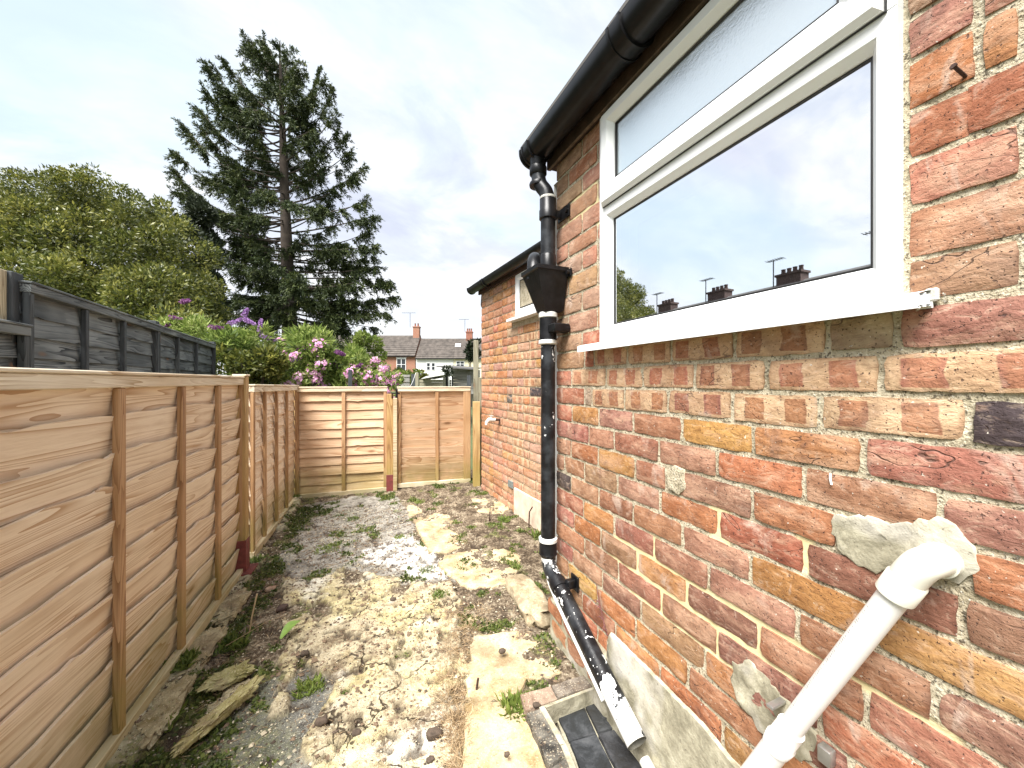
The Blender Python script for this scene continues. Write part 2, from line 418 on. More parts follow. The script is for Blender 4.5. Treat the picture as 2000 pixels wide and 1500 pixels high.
# ------------------------------------------------------------------ the path: relief sheet of concrete crust, tarmac, soil and moss
def poly(pts, h=0): return [(gp(x, y, h).x, gp(x, y, h).y) for x, y in pts]
def fence_x(y): return -.945 + .0647 * y
CRUST = [poly([(545, 1125), (600, 1140), (640, 1130), (665, 1108), (720, 1122), (790, 1142), (870, 1140), (895, 1180), (900, 1240), (915, 1300), (905, 1370), (895, 1500), (890, 1700), (600, 1700), (612, 1500), (600, 1440), (625, 1390), (655, 1350), (640, 1310), (590, 1290), (560, 1330), (560, 1390), (520, 1405), (515, 1385), (540, 1340), (545, 1290), (575, 1240), (540, 1190)]),
         poly([(350, 1450), (400, 1385), (460, 1340), (495, 1325), (500, 1345), (470, 1385), (400, 1430)])]
GREY = [poly([(600, 985), (690, 972), (770, 972), (800, 1000), (815, 1060), (870, 1100), (900, 1142), (790, 1145), (700, 1115), (640, 1132), (560, 1135), (530, 1100), (580, 1020)])]
WHITE = [poly([(770, 1048), (835, 1045), (850, 1085), (880, 1125), (860, 1138), (800, 1128), (760, 1100), (700, 1100), (720, 1070)])]
TARM = [poly([(200, 1700), (330, 1500), (420, 1425), (480, 1385), (520, 1320), (620, 1290), (655, 1330), (640, 1400), (610, 1450), (640, 1500), (640, 1700)])]
NX, NY = 330, 620
gx = np.linspace(-1.15, 1.75, NX); gy = np.linspace(-.45, 5.25, NY)
X, Y = np.meshgrid(gx, gy, indexing='ij')
wx = (fbm(X * 7, Y * 7, 4, 1) - .5) * .14; wy = (fbm(X * 7, Y * 7, 4, 2) - .5) * .14
def mask(polys):
    r = np.zeros(X.shape)
    for p in polys: r = np.maximum(r, inpoly(X + wx, Y + wy, p).astype(float))
    return r
def blur(a, k=1):
    for _ in range(k):
        b = a.copy(); b[1:-1, 1:-1] = (a[1:-1, 1:-1] * 2 + a[2:, 1:-1] + a[:-2, 1:-1] + a[1:-1, 2:] + a[1:-1, :-2]) / 6; a = b
    return a
crust = mask(CRUST); grey = mask(GREY) * (1 - crust); white = mask(WHITE) * grey; tarm = mask(TARM) * (1 - crust)
holes = fbm(X * 5, Y * 5, 5, 3) > .66; crust[holes] = 0
fd = X - fence_x(Y)                             # distance from the left fence
edge = ((fd < .115 + (fbm(Y * 4, Y * 0, 3, 4) - .5) * .13) & (fbm(X * 3, Y * 3, 3, 6) < .62)).astype(float)
soilR = ((X > .45) & (Y > 1.9) & (fbm(X * 4, Y * 4, 4, 5) > .42)).astype(float)
moss = np.clip((fbm(X * 3.2, Y * 3.2, 5, 7) - .5) * 7, 0, 1) * np.clip(1.3 - fd * 1.6, 0, 1) * (1 - crust * .9)
moss = np.maximum(moss, np.clip((fbm(X * 9, Y * 9, 4, 8) - .60) * 9, 0, 1) * .8 * (1 - crust) * (1 - tarm * .8))
moss = np.maximum(moss, np.clip(1 - np.abs(fd - .20) / .13, 0, 1) * np.clip((fbm(X * 6, Y * 6, 4, 13) - .38) * 6, 0, 1))
chips = np.clip((fbm(X * 22, Y * 22, 3, 9) - .62) * 12, 0, 1)
base = .09 * np.clip((X - .35) / .5, 0, 1) * np.clip((2.3 - Y) / .6, 0, 1) * 0
def gz(x, y):                                    # smooth level of the yard
    return 0.0 + .05 * np.clip((np.asarray(x) - .2) / .7, 0, 1) + (.03 * np.clip((np.asarray(y) - 3.5), 0, 1.5) / 1.5)
Z = gz(X, Y) - .012 + (fbm(X * 2, Y * 2, 4, 10) - .5) * .02
rough = (fbm(X * 14, Y * 14, 4, 11) - .5)
Z += rough * (.026 * (1 - crust) * (1 - tarm * .8) * (1 - grey * .7) + .006 * crust)
Z += crust * .020 + blur(edge, 1) * .035 + chips * .006 * crust
Z += (fbm(X * 45, Y * 45, 3, 15) - .5) * .014 * (1 - tarm * .7) * (1 - grey * .5) * (1 - crust * .4) + (np.random.default_rng(3).random(X.shape) - .5) * .004 * (1 - tarm * .6) * (1 - grey * .4)
pit = np.clip((fbm(X * 20, Y * 20, 3, 12) - .64) * 12, 0, 1); Z -= pit * .014 * (crust + .5)
# the gully pit beside the wall
GUL = [gp(1025, 1392, .05), gp(1066, 1500, .05)]
gul = inpoly(X, Y, [(.36, .55), (.93, .55), (.93, 1.47), (.58, 1.47)]) if False else ((X > .57) & (X < .95) & (Y > .72) & (Y < 1.36)); Z[gul] = -.10
verts = np.stack([X, Y, Z], -1).reshape(-1, 3)
ii = np.arange((NX - 1) * (NY - 1)); i0 = ii // (NY - 1) * NY + ii % (NY - 1)
quads = np.stack([i0, i0 + NY, i0 + NY + 1, i0 + 1], -1).astype(np.int32)
me = bpy.data.meshes.new('path'); me.vertices.add(len(verts)); me.vertices.foreach_set('co', verts.astype(np.float32).reshape(-1))
me.loops.add(quads.size); me.loops.foreach_set('vertex_index', quads.reshape(-1)); me.polygons.add(len(quads))
me.polygons.foreach_set('loop_start', np.arange(0, quads.size, 4, dtype=np.int32)); me.polygons.foreach_set('loop_total', np.full(len(quads), 4, dtype=np.int32))
me.update(calc_edges=True); me.polygons.foreach_set('use_smooth', np.ones(len(quads), bool))
for nm, a in (('crust', blur(crust, 1)), ('grey', blur(grey, 2)), ('white', blur(white, 3)), ('tarm', blur(tarm, 2)), ('moss', moss), ('edge', blur(edge, 1)), ('pit', pit)):
    at_ = me.attributes.new(nm, 'FLOAT', 'POINT'); at_.data.foreach_set('value', a.astype(np.float32).reshape(-1))
def m_path(t):
    P = t.pos(); A = {k: t.attr(k).outputs['Fac'] for k in ('crust', 'grey', 'white', 'tarm', 'moss', 'edge', 'pit')}
    f1 = t.noise(P, 9, 6, .7); f2 = t.noise(P, 60, 4, .7); f3 = t.noise(P, 190, 2)
    soil = t.ramp(t.m('ADD', t.m('MULTIPLY', f1, .5), t.m('MULTIPLY', f2, .5)), [(.38, (.035, .025, .016)), (.49, (.12, .09, .06)), (.56, (.27, .22, .155)), (.68, (.46, .40, .29))])
    g = t.ramp(t.m('ADD', t.m('MULTIPLY', f1, .6), t.m('MULTIPLY', f2, .4)), [(.36, (.07, .06, .045)), (.46, (.20, .185, .155)), (.55, (.33, .31, .27)), (.68, (.50, .48, .42))])
    tr = t.ramp(t.m('ADD', t.m('MULTIPLY', f1, .6), t.m('MULTIPLY', f2, .4)), [(.35, (.06, .058, .05)), (.5, (.16, .155, .135)), (.68, (.33, .31, .24))])
    tr = t.mix(t.rng(f3, .60, .66, 0, .75), tr, (.55, .53, .45))
    cr = t.ramp(t.m('ADD', t.m('MULTIPLY', f1, .55), t.m('MULTIPLY', f2, .45)), [(.34, (.10, .075, .05)), (.42, (.30, .24, .155)), (.50, (.49, .42, .28)), (.66, (.64, .57, .41))])
    cr = t.mix(t.rng(t.noise(P, 2.6, 4, .6), .46, .58, 0, .75), cr, t.mix(.5, cr, (.62, .54, .22)))
    cr = t.mix(t.rng(t.noise(t.mapping(P, loc=(7, 2, 1)), 3.0, 4, .6), .55, .66, 0, .75), cr, (.74, .71, .62))
    br = t.rng(t.noise(t.mapping(P, loc=(1, 5, 1)), 5.0, 6, .75), .51, .62, 0, .85)
    cr = t.mix(t.m('MULTIPLY', br, t.rng(f2, .40, .52)), cr, (.12, .08, .05))
    cr = t.mix(t.rng(f3, .60, .66, 0, .7), cr, (.10, .07, .045))
    vo = t.n('ShaderNodeTexVoronoi', {'Vector': t.vm('ADD', P, t.n('ShaderNodeVectorMath', {0: t.noisec(P, 5, 4), 'Scale': .35}, operation='SCALE').outputs[0]), 'Scale': 3.2}, feature='DISTANCE_TO_EDGE').outputs[0]
    ck = t.m('MULTIPLY', t.rng(vo, .017, .004), t.rng(t.noise(P, 4, 3), .44, .54))
    cr = t.mix(t.m('MULTIPLY', ck, .92), cr, (.05, .035, .022))
    c = t.mix(A['grey'], soil, g); c = t.mix(A['tarm'], c, tr)
    c = t.mix(t.m('MULTIPLY', A['white'], t.rng(f1, .42, .56, .1, .9)), c, (.74, .73, .69))
    c = t.mix(A['crust'], c, cr)
    st = t.ramp(f1, [(.35, (.26, .22, .12)), (.55, (.48, .44, .30)), (.7, (.62, .58, .44))])
    c = t.mix(A['edge'], c, st)
    ms = t.ramp(f2, [(.35, (.035, .05, .012)), (.55, (.11, .13, .03)), (.7, (.28, .27, .07))])
    c = t.mix(t.m('MULTIPLY', A['moss'], t.rng(f2, .35, .55, .3, .95)), c, ms)
    c = t.mix(t.m('MULTIPLY', A['pit'], .8), c, (.05, .035, .025))
    h = t.m('SUBTRACT', t.m('ADD', t.m('MULTIPLY', f1, .8), t.m('MULTIPLY', f2, .6)), t.m('MULTIPLY', t.m('MULTIPLY', ck, A['crust']), .5))
    h = t.m('ADD', h, t.m('MULTIPLY', t.noise(P, 130, 3, .7), .35))
    t.out(prin(t, c, .95, t.bump(h, 1.0, .02), Specular_IOR_Level=.15))
me.materials.append(mat('path_surface', m_path))
path = bpy.data.objects.new('path', me); COL.objects.link(path); tag(path, kind='structure')

# flagstones and blue bricks, one object each
def m_flag(t):
    oi = t.n('ShaderNodeObjectInfo'); P = t.pos(); f1 = t.noise(P, 8, 6, .7, .3); f2 = t.noise(P, 80, 3, .7)
    base = oi.outputs['Color']
    c = t.mix(t.rng(f1, .35, .65), t.mix(1., base, (.50, .44, .34), 'MULTIPLY'), t.mix(t.m('MULTIPLY', t.rng(oi.outputs['Alpha'], 0., .05), .25), base, (.70, .62, .45)))
    c = t.mix(t.m('MULTIPLY', t.rng(f2, .56, .68, 0, .8), t.rng(oi.outputs['Alpha'], .0, .1)), c, (.16, .11, .07)); c = t.mix(t.m('MULTIPLY', t.rng(f1, .5, .7, 0, .5), t.rng(oi.outputs['Alpha'], .12, .0)), c, (.12, .12, .12))
    c = t.mix(t.m('MULTIPLY', t.rng(t.noise(P, 170, 2), .60, .68, 0, .6), t.rng(oi.outputs['Alpha'], 0., .1)), c, (.66, .58, .42))
    dirt = t.m('MULTIPLY', t.rng(t.noise(t.mapping(P, loc=(2, 8, 1)), 5, 5, .7), .50, .62, 0, .85), oi.outputs['Alpha'])
    c = t.mix(dirt, c, t.mix(f2, (.10, .07, .045), (.28, .22, .14)))
    t.out(prin(t, c, .93, t.bump(t.m('ADD', f1, t.m('MULTIPLY', f2, .6)), .7, .006), Specular_IOR_Level=.15))
M['flag'] = mat('flagstone', m_flag)
def slab(name, pts, top, thick, col, parent, jag=.012, m='flag', amp=.005, seed=0):
    r = random.Random(seed); P = []
    n = len(pts)
    for i in range(n):
        a = Vector(pts[i]); b = Vector(pts[(i + 1) % n]); k = max(1, int((b - a).length / .035))
        for j in range(k):
            q = a.lerp(b, j / k); P.append(Vector((q.x + r.uniform(-jag, jag), q.y + r.uniform(-jag, jag))))
    c = sum(P, Vector((0, 0))) / len(P); V = []; Fc = []; N = len(P)
    def zt(q, e): return top + float(fbm(q.x * 9, q.y * 9, 3, seed + 20) - .5) * amp * 4 + e
    rings = [(1.0, -thick, 1), (1.0, -.004, 0), (.985, 0, 0), (.85, 0, 0), (.65, 0, 0), (.42, 0, 0), (.2, 0, 0)]
    for sc, dz, bt in rings:
        for q in P:
            w = c + (q - c) * sc
            V.append((w.x - c.x, w.y - c.y, (top - thick if bt else zt(w, dz)) - top))
    V.append((0, 0, zt(c, 0) - top))
    for k in range(len(rings) - 1):
        for i in range(N):
            j = (i + 1) % N; Fc.append((k * N + i, k * N + j, (k + 1) * N + j, (k + 1) * N + i))
    k = len(rings) - 1
    for i in range(N): Fc.append((k * N + i, k * N + (i + 1) % N, len(V) - 1))
    if m == 'flag' and thick < .08: col = (col[0] * .84, col[1] * .84, col[2] * .84, col[3])
    o = mesh_obj(name, V, Fc, M[m], parent); o.location = (c.x, c.y, top); o.color = col; shade(o, 50); return o
Ys = (.66, .55, .34, .5)
FDROP = .021
flags = [([(808, 1012), (850, 1003), (905, 1022), (918, 1040), (905, 1068), (880, 1078), (838, 1076), (822, 1050)], .05, (.62, .50, .31, .8)),
         ([(920, 1030), (950, 1022), (962, 1040), (945, 1062), (918, 1068)], .045, (.60, .49, .30, .9)),
         ([(870, 1085), (930, 1072), (975, 1068), (1015, 1085), (1015, 1108), (1000, 1140), (915, 1148), (880, 1125), (858, 1100)], .055, (.64, .52, .33, .35)),
         ([(918, 968), (962, 963), (995, 992), (980, 1004), (930, 998)], .065, (.62, .51, .32, .1)),
         ([(795, 985), (815, 980), (824, 1000), (800, 1010)], .05, (.60, .52, .34, .3)),
         ([(845, 1004), (878, 996), (890, 992), (900, 1006), (870, 1014)], .06, (.64, .56, .38, .2)),
         ([(955, 1010), (1000, 1005), (1030, 1030), (1020, 1062), (968, 1060), (952, 1040)], .045, (.52, .46, .34, 1.)),
         ([(905, 1160), (985, 1155), (1000, 1190), (990, 1225), (925, 1230), (908, 1200)], .035, (.55, .45, .28, 1)),
         ([(925, 1240), (1010, 1232), (1065, 1240), (1100, 1275), (1135, 1300), (1100, 1312), (1030, 1330), (1010, 1352), (985, 1360), (912, 1358), (915, 1300)], .055, (.62, .50, .31, .6)),
         ([(908, 1372), (1000, 1366), (1012, 1376), (1078, 1500), (1175, 1700), (900, 1700), (904, 1500)], .06, (.64, .52, .32, .08))]
for i, (p, h, c) in enumerate(flags):
    h -= FDROP if i < 9 else .03; slab('flagstone', poly(p, h), h, .06, c, path, .012 if i < 9 else .004, seed=i + 1, amp=.006 if i < 9 else .002)
# brown smooth patch by the gate
slab('flagstone', poly([(850, 985), (905, 968), (925, 998), (885, 1010), (855, 1012)], .03), .03, .05, (.27, .19, .14, .3), path, .01, seed=41, amp=.002)
# broken kerb stone against the wall: rounded lump
def lump(name, c, ax, h, m, parent, seed, col=None, n=10, amp=.18):
    r = random.Random(seed); V = []; Fc = []
    for i in range(n + 1):
        th = math.pi * i / n
        for j in range(2 * n):
            ph = math.pi * j / n
            d = [math.sin(th) * math.cos(ph), math.sin(th) * math.sin(ph), math.cos(th)]
            d = [math.copysign(abs(q) ** .65, q) for q in d]
            g_ = min(h) * 1.3; f = 1 + (float(fbm(d[0] * h[0] / g_ + seed, d[1] * h[1] / g_ + d[2] * 1.7, 3, seed)) - .5) * amp * 2 + (float(fbm(d[0] * h[0] / g_ * 4 + seed, d[1] * h[1] / g_ * 4 + d[2] * 5, 3, seed)) - .5) * amp * 1.2
            V.append(ax[0] * d[0] * h[0] * f + ax[1] * d[1] * h[1] * f + ax[2] * d[2] * h[2] * f)
    for i in range(n):
        for j in range(2 * n):
            k = (j + 1) % (2 * n); Fc.append((i * 2 * n + j, i * 2 * n + k, (i + 1) * 2 * n + k, (i + 1) * 2 * n + j))
    o = mesh_obj(name, V, Fc, m, parent); o.location = c; shade(o, 60)
    if col: o.color = col
    return o
UZ = Vector((0, 0, 1))
a, b = gp(1003, 1125, .1), gp(1046, 1200, .08)
dr = (b - a); dr.z = 0; L = dr.length; dr.normalize(); sdv = UZ.cross(dr)
k = lump('kerb_stone', (a + b) / 2 + Vector((.03, 0, -.03)), (dr, sdv, UZ), (L / 2 + .05, .085, .055), M['flag'], None, 5, (.50, .43, .30, .9), 22, .22)
tag(k, 'broken rounded kerb stone lying by the foot of the drainpipe', 'stone')
# gully surround
blue = (.055, .06, .07, .1)
gpit = empty('drain_gully', (.76, 1.05, 0)); tag(gpit, 'tiled rainwater gully edged with dark blue bricks under the pipe end', 'drain')
def child_fix(o, par):
    o.parent = par; o.location = Vector(o.location) - Vector(par.location)
for i, (p, c) in enumerate([([(1016, 1357), (1075, 1340), (1088, 1366), (1028, 1388)], (.20, .12, .095, .15)),
                            ([(1078, 1339), (1160, 1312), (1185, 1330), (1090, 1364)], (.095, .08, .085, .15)),
                            ([(1027, 1392), (1066, 1380), (1108, 1455), (1112, 1470), (1073, 1494)], blue),
                            ([(1075, 1500), (1114, 1474), (1160, 1560), (1118, 1600)], blue)]):
    child_fix(slab('brick', poly(p, .06), .06, .10, c, None, .003, seed=60 + i, amp=.0015), gpit)
for i, (p, c) in enumerate([([(1086, 1390), (1138, 1372), (1165, 1430), (1112, 1444)], (.045, .05, .056, .0)),
                            ([(1140, 1371), (1200, 1350), (1225, 1412), (1168, 1429)], (.058, .062, .066, .0)),
                            ([(1114, 1448), (1165, 1434), (1208, 1520), (1150, 1545)], (.042, .047, .054, .0)),
                            ([(1169, 1433), (1232, 1416), (1290, 1500), (1212, 1518)], (.05, .052, .058, .0))]):
    child_fix(slab('tile', poly(p, -.0), -.005 + .002 * i, .04, c, None, .0015, seed=70 + i, amp=.0008), gpit)
def strip(name, P, h0, h1, th, m, par):          # upright mortar rim of the gully
    b = MB(); P = [gp(x, y, h1) for x, y in P]
    for p, q in zip(P[:-1], P[1:]):
        d = (q - p); d.z = 0; n = UZ.cross(d.normalized()) * th
        b.add([Vector((p.x, p.y, h0)), Vector((q.x, q.y, h0)), Vector((q.x, q.y, h1)), Vector((p.x, p.y, h1)),
               Vector((p.x, p.y, h0)) + n, Vector((q.x, q.y, h0)) + n, Vector((q.x, q.y, h1)) + n, Vector((p.x, p.y, h1)) + n],
              [(0, 1, 2, 3), (4, 7, 6, 5), (3, 2, 6, 7), (0, 3, 7, 4), (1, 5, 6, 2)])
    o = b.build(name, m, None); child_fix(o, par); return o
b = MB(); c_ = [gp(x, y, 0) for x, y in ((1084, 1388), (1202, 1346), (1300, 1510), (1145, 1560))]; b.add([Vector((p.x, p.y, -.016)) for p in c_] + [Vector((p.x, p.y, -.05)) for p in c_], [(0, 3, 2, 1), (0, 1, 5, 4), (1, 2, 6, 5), (2, 3, 7, 6), (3, 0, 4, 7)]); o = b.build('mortar_bed', M['cement']); child_fix(o, gpit)
strip('mortar_rim', [(1185, 1333), (1148, 1345), (1062, 1378)], -.02, .057, .012, M['cement'], gpit)
strip('mortar_rim', [(1062, 1378), (1105, 1452), (1125, 1500)], -.02, .062, -.02, M['cement'], gpit)

# ------------------------------------------------------------------ near house wall: every brick
XW = .953                                        # face of the brickwork
PAL = {'r': (.47, .18, .095), 'p': (.50, .275, .18), 'o': (.52, .23, .10), 'O': (.56, .30, .11), 'u': (.36, .185, .125), 'd': (.085, .068, .07), 'c': (.58, .45, .29), 'b': (.40, .235, .14), 'k': (.45, .20, .125), 'm': (.46, .215, .13)}
def brick_mesh(L, Hh, dep, seed, fine=True):
    r = random.Random(seed); nx = max(3, int(L / .022)) if fine else max(2, int(L / .06)); nz = 4 if fine else 2
    V = []; Fc = []
    s2 = seed * 1.37
    for i in range(nx + 1):
        for k in range(nz + 1):
            u = i / nx; v = k / nz; y = (u - .5) * L; z = (v - .5) * Hh
            ex = min(u, 1 - u) * L; ez = min(v, 1 - v) * Hh
            if i in (0, nx): y += r.uniform(-.0018, .0018) * (1 if fine else .5)
            if k in (0, nz): z += r.uniform(-.0016, .0016)
            x = (float(fbm(y * 22 + s2, z * 22, 3, seed % 50)) - .5) * .006
            if i in (0, nx) or k in (0, nz):
                x += .0018 + r.uniform(0, .0022)
                if (i in (0, nx)) and (k in (0, nz)):
                    y *= 1 - .004 / L * r.uniform(.2, 1.6); z *= 1 - .003 / Hh * r.uniform(.2, 1.6); x += .001
            V.append((x, y, z))
    id_ = lambda i, k: i * (nz + 1) + k
    for i in range(nx):
        for k in range(nz): Fc.append((id_(i, k), id_(i, k + 1), id_(i + 1, k + 1), id_(i + 1, k)))
    ring = [id_(i, 0) for i in range(nx + 1)] + [id_(nx, k) for k in range(1, nz + 1)] + [id_(i, nz) for i in range(nx - 1, -1, -1)] + [id_(0, k) for k in range(nz - 1, 0, -1)]
    b = len(V)
    for q in ring: V.append((dep, V[q][1], V[q][2]))
    for i in range(len(ring)):
        j = (i + 1) % len(ring); Fc.append((ring[i], ring[j], b + j, b + i))
    return V, Fc
house = empty('brick_house', (XW, .8, 0))
tag(house, 'red brick house wall filling the right side, with the large white window', 'house')
HL = Vector(house.location)
HU = [.143, .226, .319, .41, .503, .594, .673, .767, .852, .933, 1.016, 1.10, 1.18]
def cz(n): return HC + (.143 - .0843 * n if n >= 0 else HU[min(12, -n)])           # top of course n
ROWS = {0: ([1140, 1159, 1224, 1310, 1433, 1615, 1750], 'brkkkkcu'),
        1: ([1115, 1182, 1254, 1355, 1496, 1719], 'rkkkkkk'),
        2: ([1140, 1155, 1218, 1303, 1428, 1600, 1890], 'rckkkkkd'),
        3: ([1116, 1168, 1235, 1330, 1470, 1684], 'ropmOOm'),
        4: ([1149, 1198, 1285, 1399, 1569, 1835], 'mpmpouu'),
        5: ([1114, 1167, 1239, 1322, 1468, 1634, 1890], 'mrOmpo-o'),
        6: ([1101, 1140, 1204, 1287, 1402, 1571, 1876], 'bmpporuu'),
        7: ([1114, 1168, 1235, 1331, 1464, 1705], 'dpmmpOO'),
        8: ([1138, 1198, 1276, 1382, 1555, 1825], 'romubmu'),
        9: ([1120, 1172, 1243, 1340, 1480, 1690], 'mobOumm'),
        10: ([1140, 1206, 1290, 1400, 1600], 'mbmuur'),
        11: ([1118, 1175, 1250, 1375, 1460, 1660], 'mpubouo')}
WIN = (.3754, 1.302, HC + .159, HC + 1.081)       # s0, s1, z0, z1
courses = []
top_z = HC + 1.15
n = 0
NMIN = -11; NMAX = 17
bricks = []
rr = random.Random(11)
BLOB = {(5, 3), }
for n in range(NMIN, NMAX + 1):
    z1 = cz(n); z0 = cz(n + 1)
    if n in ROWS:
        pp, cc = ROWS[n]; ss = [1.70] + [s_of(p) for p in pp]; k = ss[-1]
        cc = list(cc)
        while ss[-1] > -.75: ss.append(ss[-1] - rr.choice((.237, .237, .237, .12)) if len(ss) > len(pp) + 1 else ss[-1] - .25)
        while len(cc) < len(ss) - 1: cc.append(rr.choice('rmupb'))
    else:
        ss = [1.70]; ss.append(1.70 - (.237 if n % 2 else .118)); cc = []
        while ss[-1] > .5: ss.append(ss[-1] - .2365 * (1 if rr.random() > .12 else .5))
        ss.append(.2345 if n % 2 else .14)
        if n == -4: ss[-1] = s_of(1877)
        while ss[-1] > -.75: ss.append(ss[-1] - .2365)
        cc = [rr.choice('rrmmpoorbuO') for _ in ss[1:]]
        if n < 0 and rr.random() < .6: cc[0] = 'b'
    for i in range(len(ss) - 1):
        a, b, c = ss[i], ss[i + 1], cc[i]
        if c == '-': continue
        segs = [(b, a)]
        if z1 - .02 > WIN[2] and z0 < WIN[3]:       # cut at the window
            segs = [(l, h) for l, h in ((max(b, -9), min(a, WIN[0] - .004)), (max(b, WIN[1] + .004), a)) if h - l > .03]
        for l, h in segs:
            if h <= l: continue
            L = h - l - .012; y = (l + h) / 2
            if (n, i) == (5, 3): L -= .05; y += .025
            zz0 = z0 + .0063 + rr.uniform(-.002, .002); zz1 = z1 - .0063 + rr.uniform(-.002, .002)
            if n < 0: c = 'b' if (y < .38 and n == -1) else c
            bricks.append((y, (zz0 + zz1) / 2, L, zz1 - zz0, c, n))
# colours measured for the bricks right of the window
RC = {-1: 'b', -2: 'm', -3: 'm', -4: 'r', -5: 'o', -6: 'p', -7: 'b', -8: 'm'}
bricks = [b for b in bricks if b[1] > .02 and b[1] < top_z]
bricks.sort(key=lambda b: abs(b[0] - .85) + (0 if b[0] > .1 else 2))
def brick_col(c, r):
    q = PAL[c]; j = .88 + r.uniform(-.14, .14)
    return (min(1, q[0] * j * (1 + r.uniform(-.06, .06))), q[1] * j * (1 + r.uniform(-.12, .12)), q[2] * j * (1 + r.uniform(-.12, .12)), 0. if c == 'k' else 1.)
extra = MB()
for q, (y, z, L, Hh, c, nn) in enumerate(bricks):
    if nn in RC and y < .38 and y > .1: c = RC[nn]
    V, Fc = brick_mesh(L, Hh, .03, q + 1)
    if q < 292:
        me_ = bpy.data.meshes.new('brick'); me_.from_pydata(V, [], Fc); me_.materials.append(M['brick'])
        o = bpy.data.objects.new('brick', me_); COL.objects.link(o); o.parent = house; shade(o, 45)
        o.location = Vector((XW + rr.uniform(-.0012, .0016), y, z)) - HL; o.color = brick_col(c, rr)
        o.rotation_euler = (rr.uniform(-.004, .004), 0, rr.uniform(-.004, .004))
    else:
        extra.add([Vector(v) + Vector((XW, y, z)) for v in V], Fc)
# return of the corner (faces away down the yard)
for n in range(NMIN, NMAX):
    x = XW + .004; k = 0
    while x < 1.72:
        L = .226 if (k + n) % 2 else .107
        V, Fc = brick_mesh(L, .073, .03, k + n * 7 + 900, False)
        extra.add([Vector((x + L / 2 + v[1], 1.70 - v[0] - 0, cz(n) - .042 + v[2])) for v in V], [tuple(reversed(f)) for f in Fc]); x += L + .011; k += 1
o = extra.build('brick', M['brick'], None); child_fix(o, house); o.color = (.42, .19, .13, 1); o['kind'] = 'stuff'; shade(o, 45)
# mortar bed behind the bricks
st = .008; ys = np.arange(-.8, 1.695, st); zs = np.arange(-.15, top_z, st)
Yw, Zw = np.meshgrid(ys, zs, indexing='ij')
Xw = XW + .0062 + (fbm(Yw * 30, Zw * 30, 4, 30) - .5) * .004
V = np.stack([Xw, Yw, Zw], -1).reshape(-1, 3); nz = len(zs); Fc = []
for i in range(len(ys) - 1):
    for k in range(nz - 1):
        yc = ys[i] + st / 2; zc_ = zs[k] + st / 2
        if WIN[0] < yc < WIN[1] and WIN[2] < zc_ < WIN[3]: continue
        q = i * nz + k; Fc.append((q, q + 1, q + nz + 1, q + nz))
mo = mesh_obj('mortar', V - np.array(HL), Fc, M['mortar'], house); mo.data.polygons.foreach_set('use_smooth', [True] * len(Fc))
hh = (Zw - HC)
yel = ((np.abs(hh + .616) < .011) & (Yw < 1.24) & (Yw > .3)) | ((np.abs(hh + .70) < .011) & (Yw < 1.28) & (Yw > .55)) | ((hh < -.616) & (hh > -.79) & (Yw < 1.15) & (Yw > .62)) | ((np.abs(hh + .405) < .05) & (np.abs(Yw - s_of(1402)) < .03)) | ((np.abs(hh + .40) < .04) & (np.abs(Yw - s_of(1571)) < .02)) | ((np.abs(hh + .57) < .04) & (np.abs(Yw - s_of(1276)) < .03)) | ((hh > .15) & (Yw > 1.25) & (fbm(Yw * 6, Zw * 6, 3, 31) > .5))
at_ = mo.data.attributes.new('yel', 'FLOAT', 'POINT'); at_.data.foreach_set('value', blur(yel.astype(float), 1).astype(np.float32).reshape(-1))
# solid body of the house: inner leaf, ends and roof
b = MB(); zt = HC + 1.14; wz0, wz1 = WIN[2], WIN[3]; x0, x1 = XW + .012, XW + .10
b.box((x0, WIN[1], -.15), (x1, 1.692, zt)); b.box((x0, -.8, -.15), (x1, WIN[0], zt))
b.box((x0 + .001, WIN[0], -.15), (x1, WIN[1], wz0)); b.box((x0 + .001, WIN[0], wz1), (x1, WIN[1], zt))
b.box((x1, 1.60, -.15), (1.75, 1.6925, zt))
child_fix(b.build('wall_core', M['cement']), house)
b = MB(); ya, yb = WIN[0] - .5, WIN[1] + .6      # the room seen through the window
rx0, rx1, rz0, rz1 = x1 + .001, 3.0, .1, HC + 1.12
b.add([(rx0, ya, rz0), (rx1, ya, rz0), (rx1, yb, rz0), (rx0, yb, rz0), (rx0, ya, rz1), (rx1, ya, rz1), (rx1, yb, rz1), (rx0, yb, rz1)],
      [(0, 1, 2, 3), (4, 7, 6, 5), (0, 4, 5, 1), (2, 6, 7, 3), (1, 5, 6, 2)])
child_fix(b.build('room', M['roomwall']), house)
b = MB()
for yy in (WIN[1] - .11, ):                       # pale blind folded at the far side of the window
    for k in range(5): b.box((x1 + .012 + .004 * (k % 2), yy + k * .018, wz0 + .02), (x1 + .022 + .004 * (k % 2), yy + k * .018 + .0175, wz0 + .30), .003)
child_fix(b.build('blind', M['roomwall']), house)
b = MB(); b.add([(.80, -.9, HC + 1.20), (.80, 1.80, HC + 1.20), (3.6, 1.80, HC + 2.7), (3.6, -.9, HC + 2.7), (.80, -.9, HC + 1.215), (.80, 1.80, HC + 1.215), (3.6, 1.80, HC + 2.75), (3.6, -.9, HC + 2.75)],
      [(0, 1, 2, 3), (4, 7, 6, 5), (0, 4, 5, 1), (1, 5, 6, 2), (2, 6, 7, 3), (3, 7, 4, 0)])
child_fix(b.build('roof', M['slate']), house)
b = MB(); b.box((.925, -.85, HC + 1.095), (.95, 1.745, HC + 1.215), .002); b.box((.9515, -.85, HC + 1.10), (1.06, 1.745, HC + 1.13), .002)
child_fix(b.build('fascia', M['brownwood']), house)
b = MB(); b.box((.9245, -.85, HC + 1.088), (.9365, 1.735, HC + 1.0945), .001)
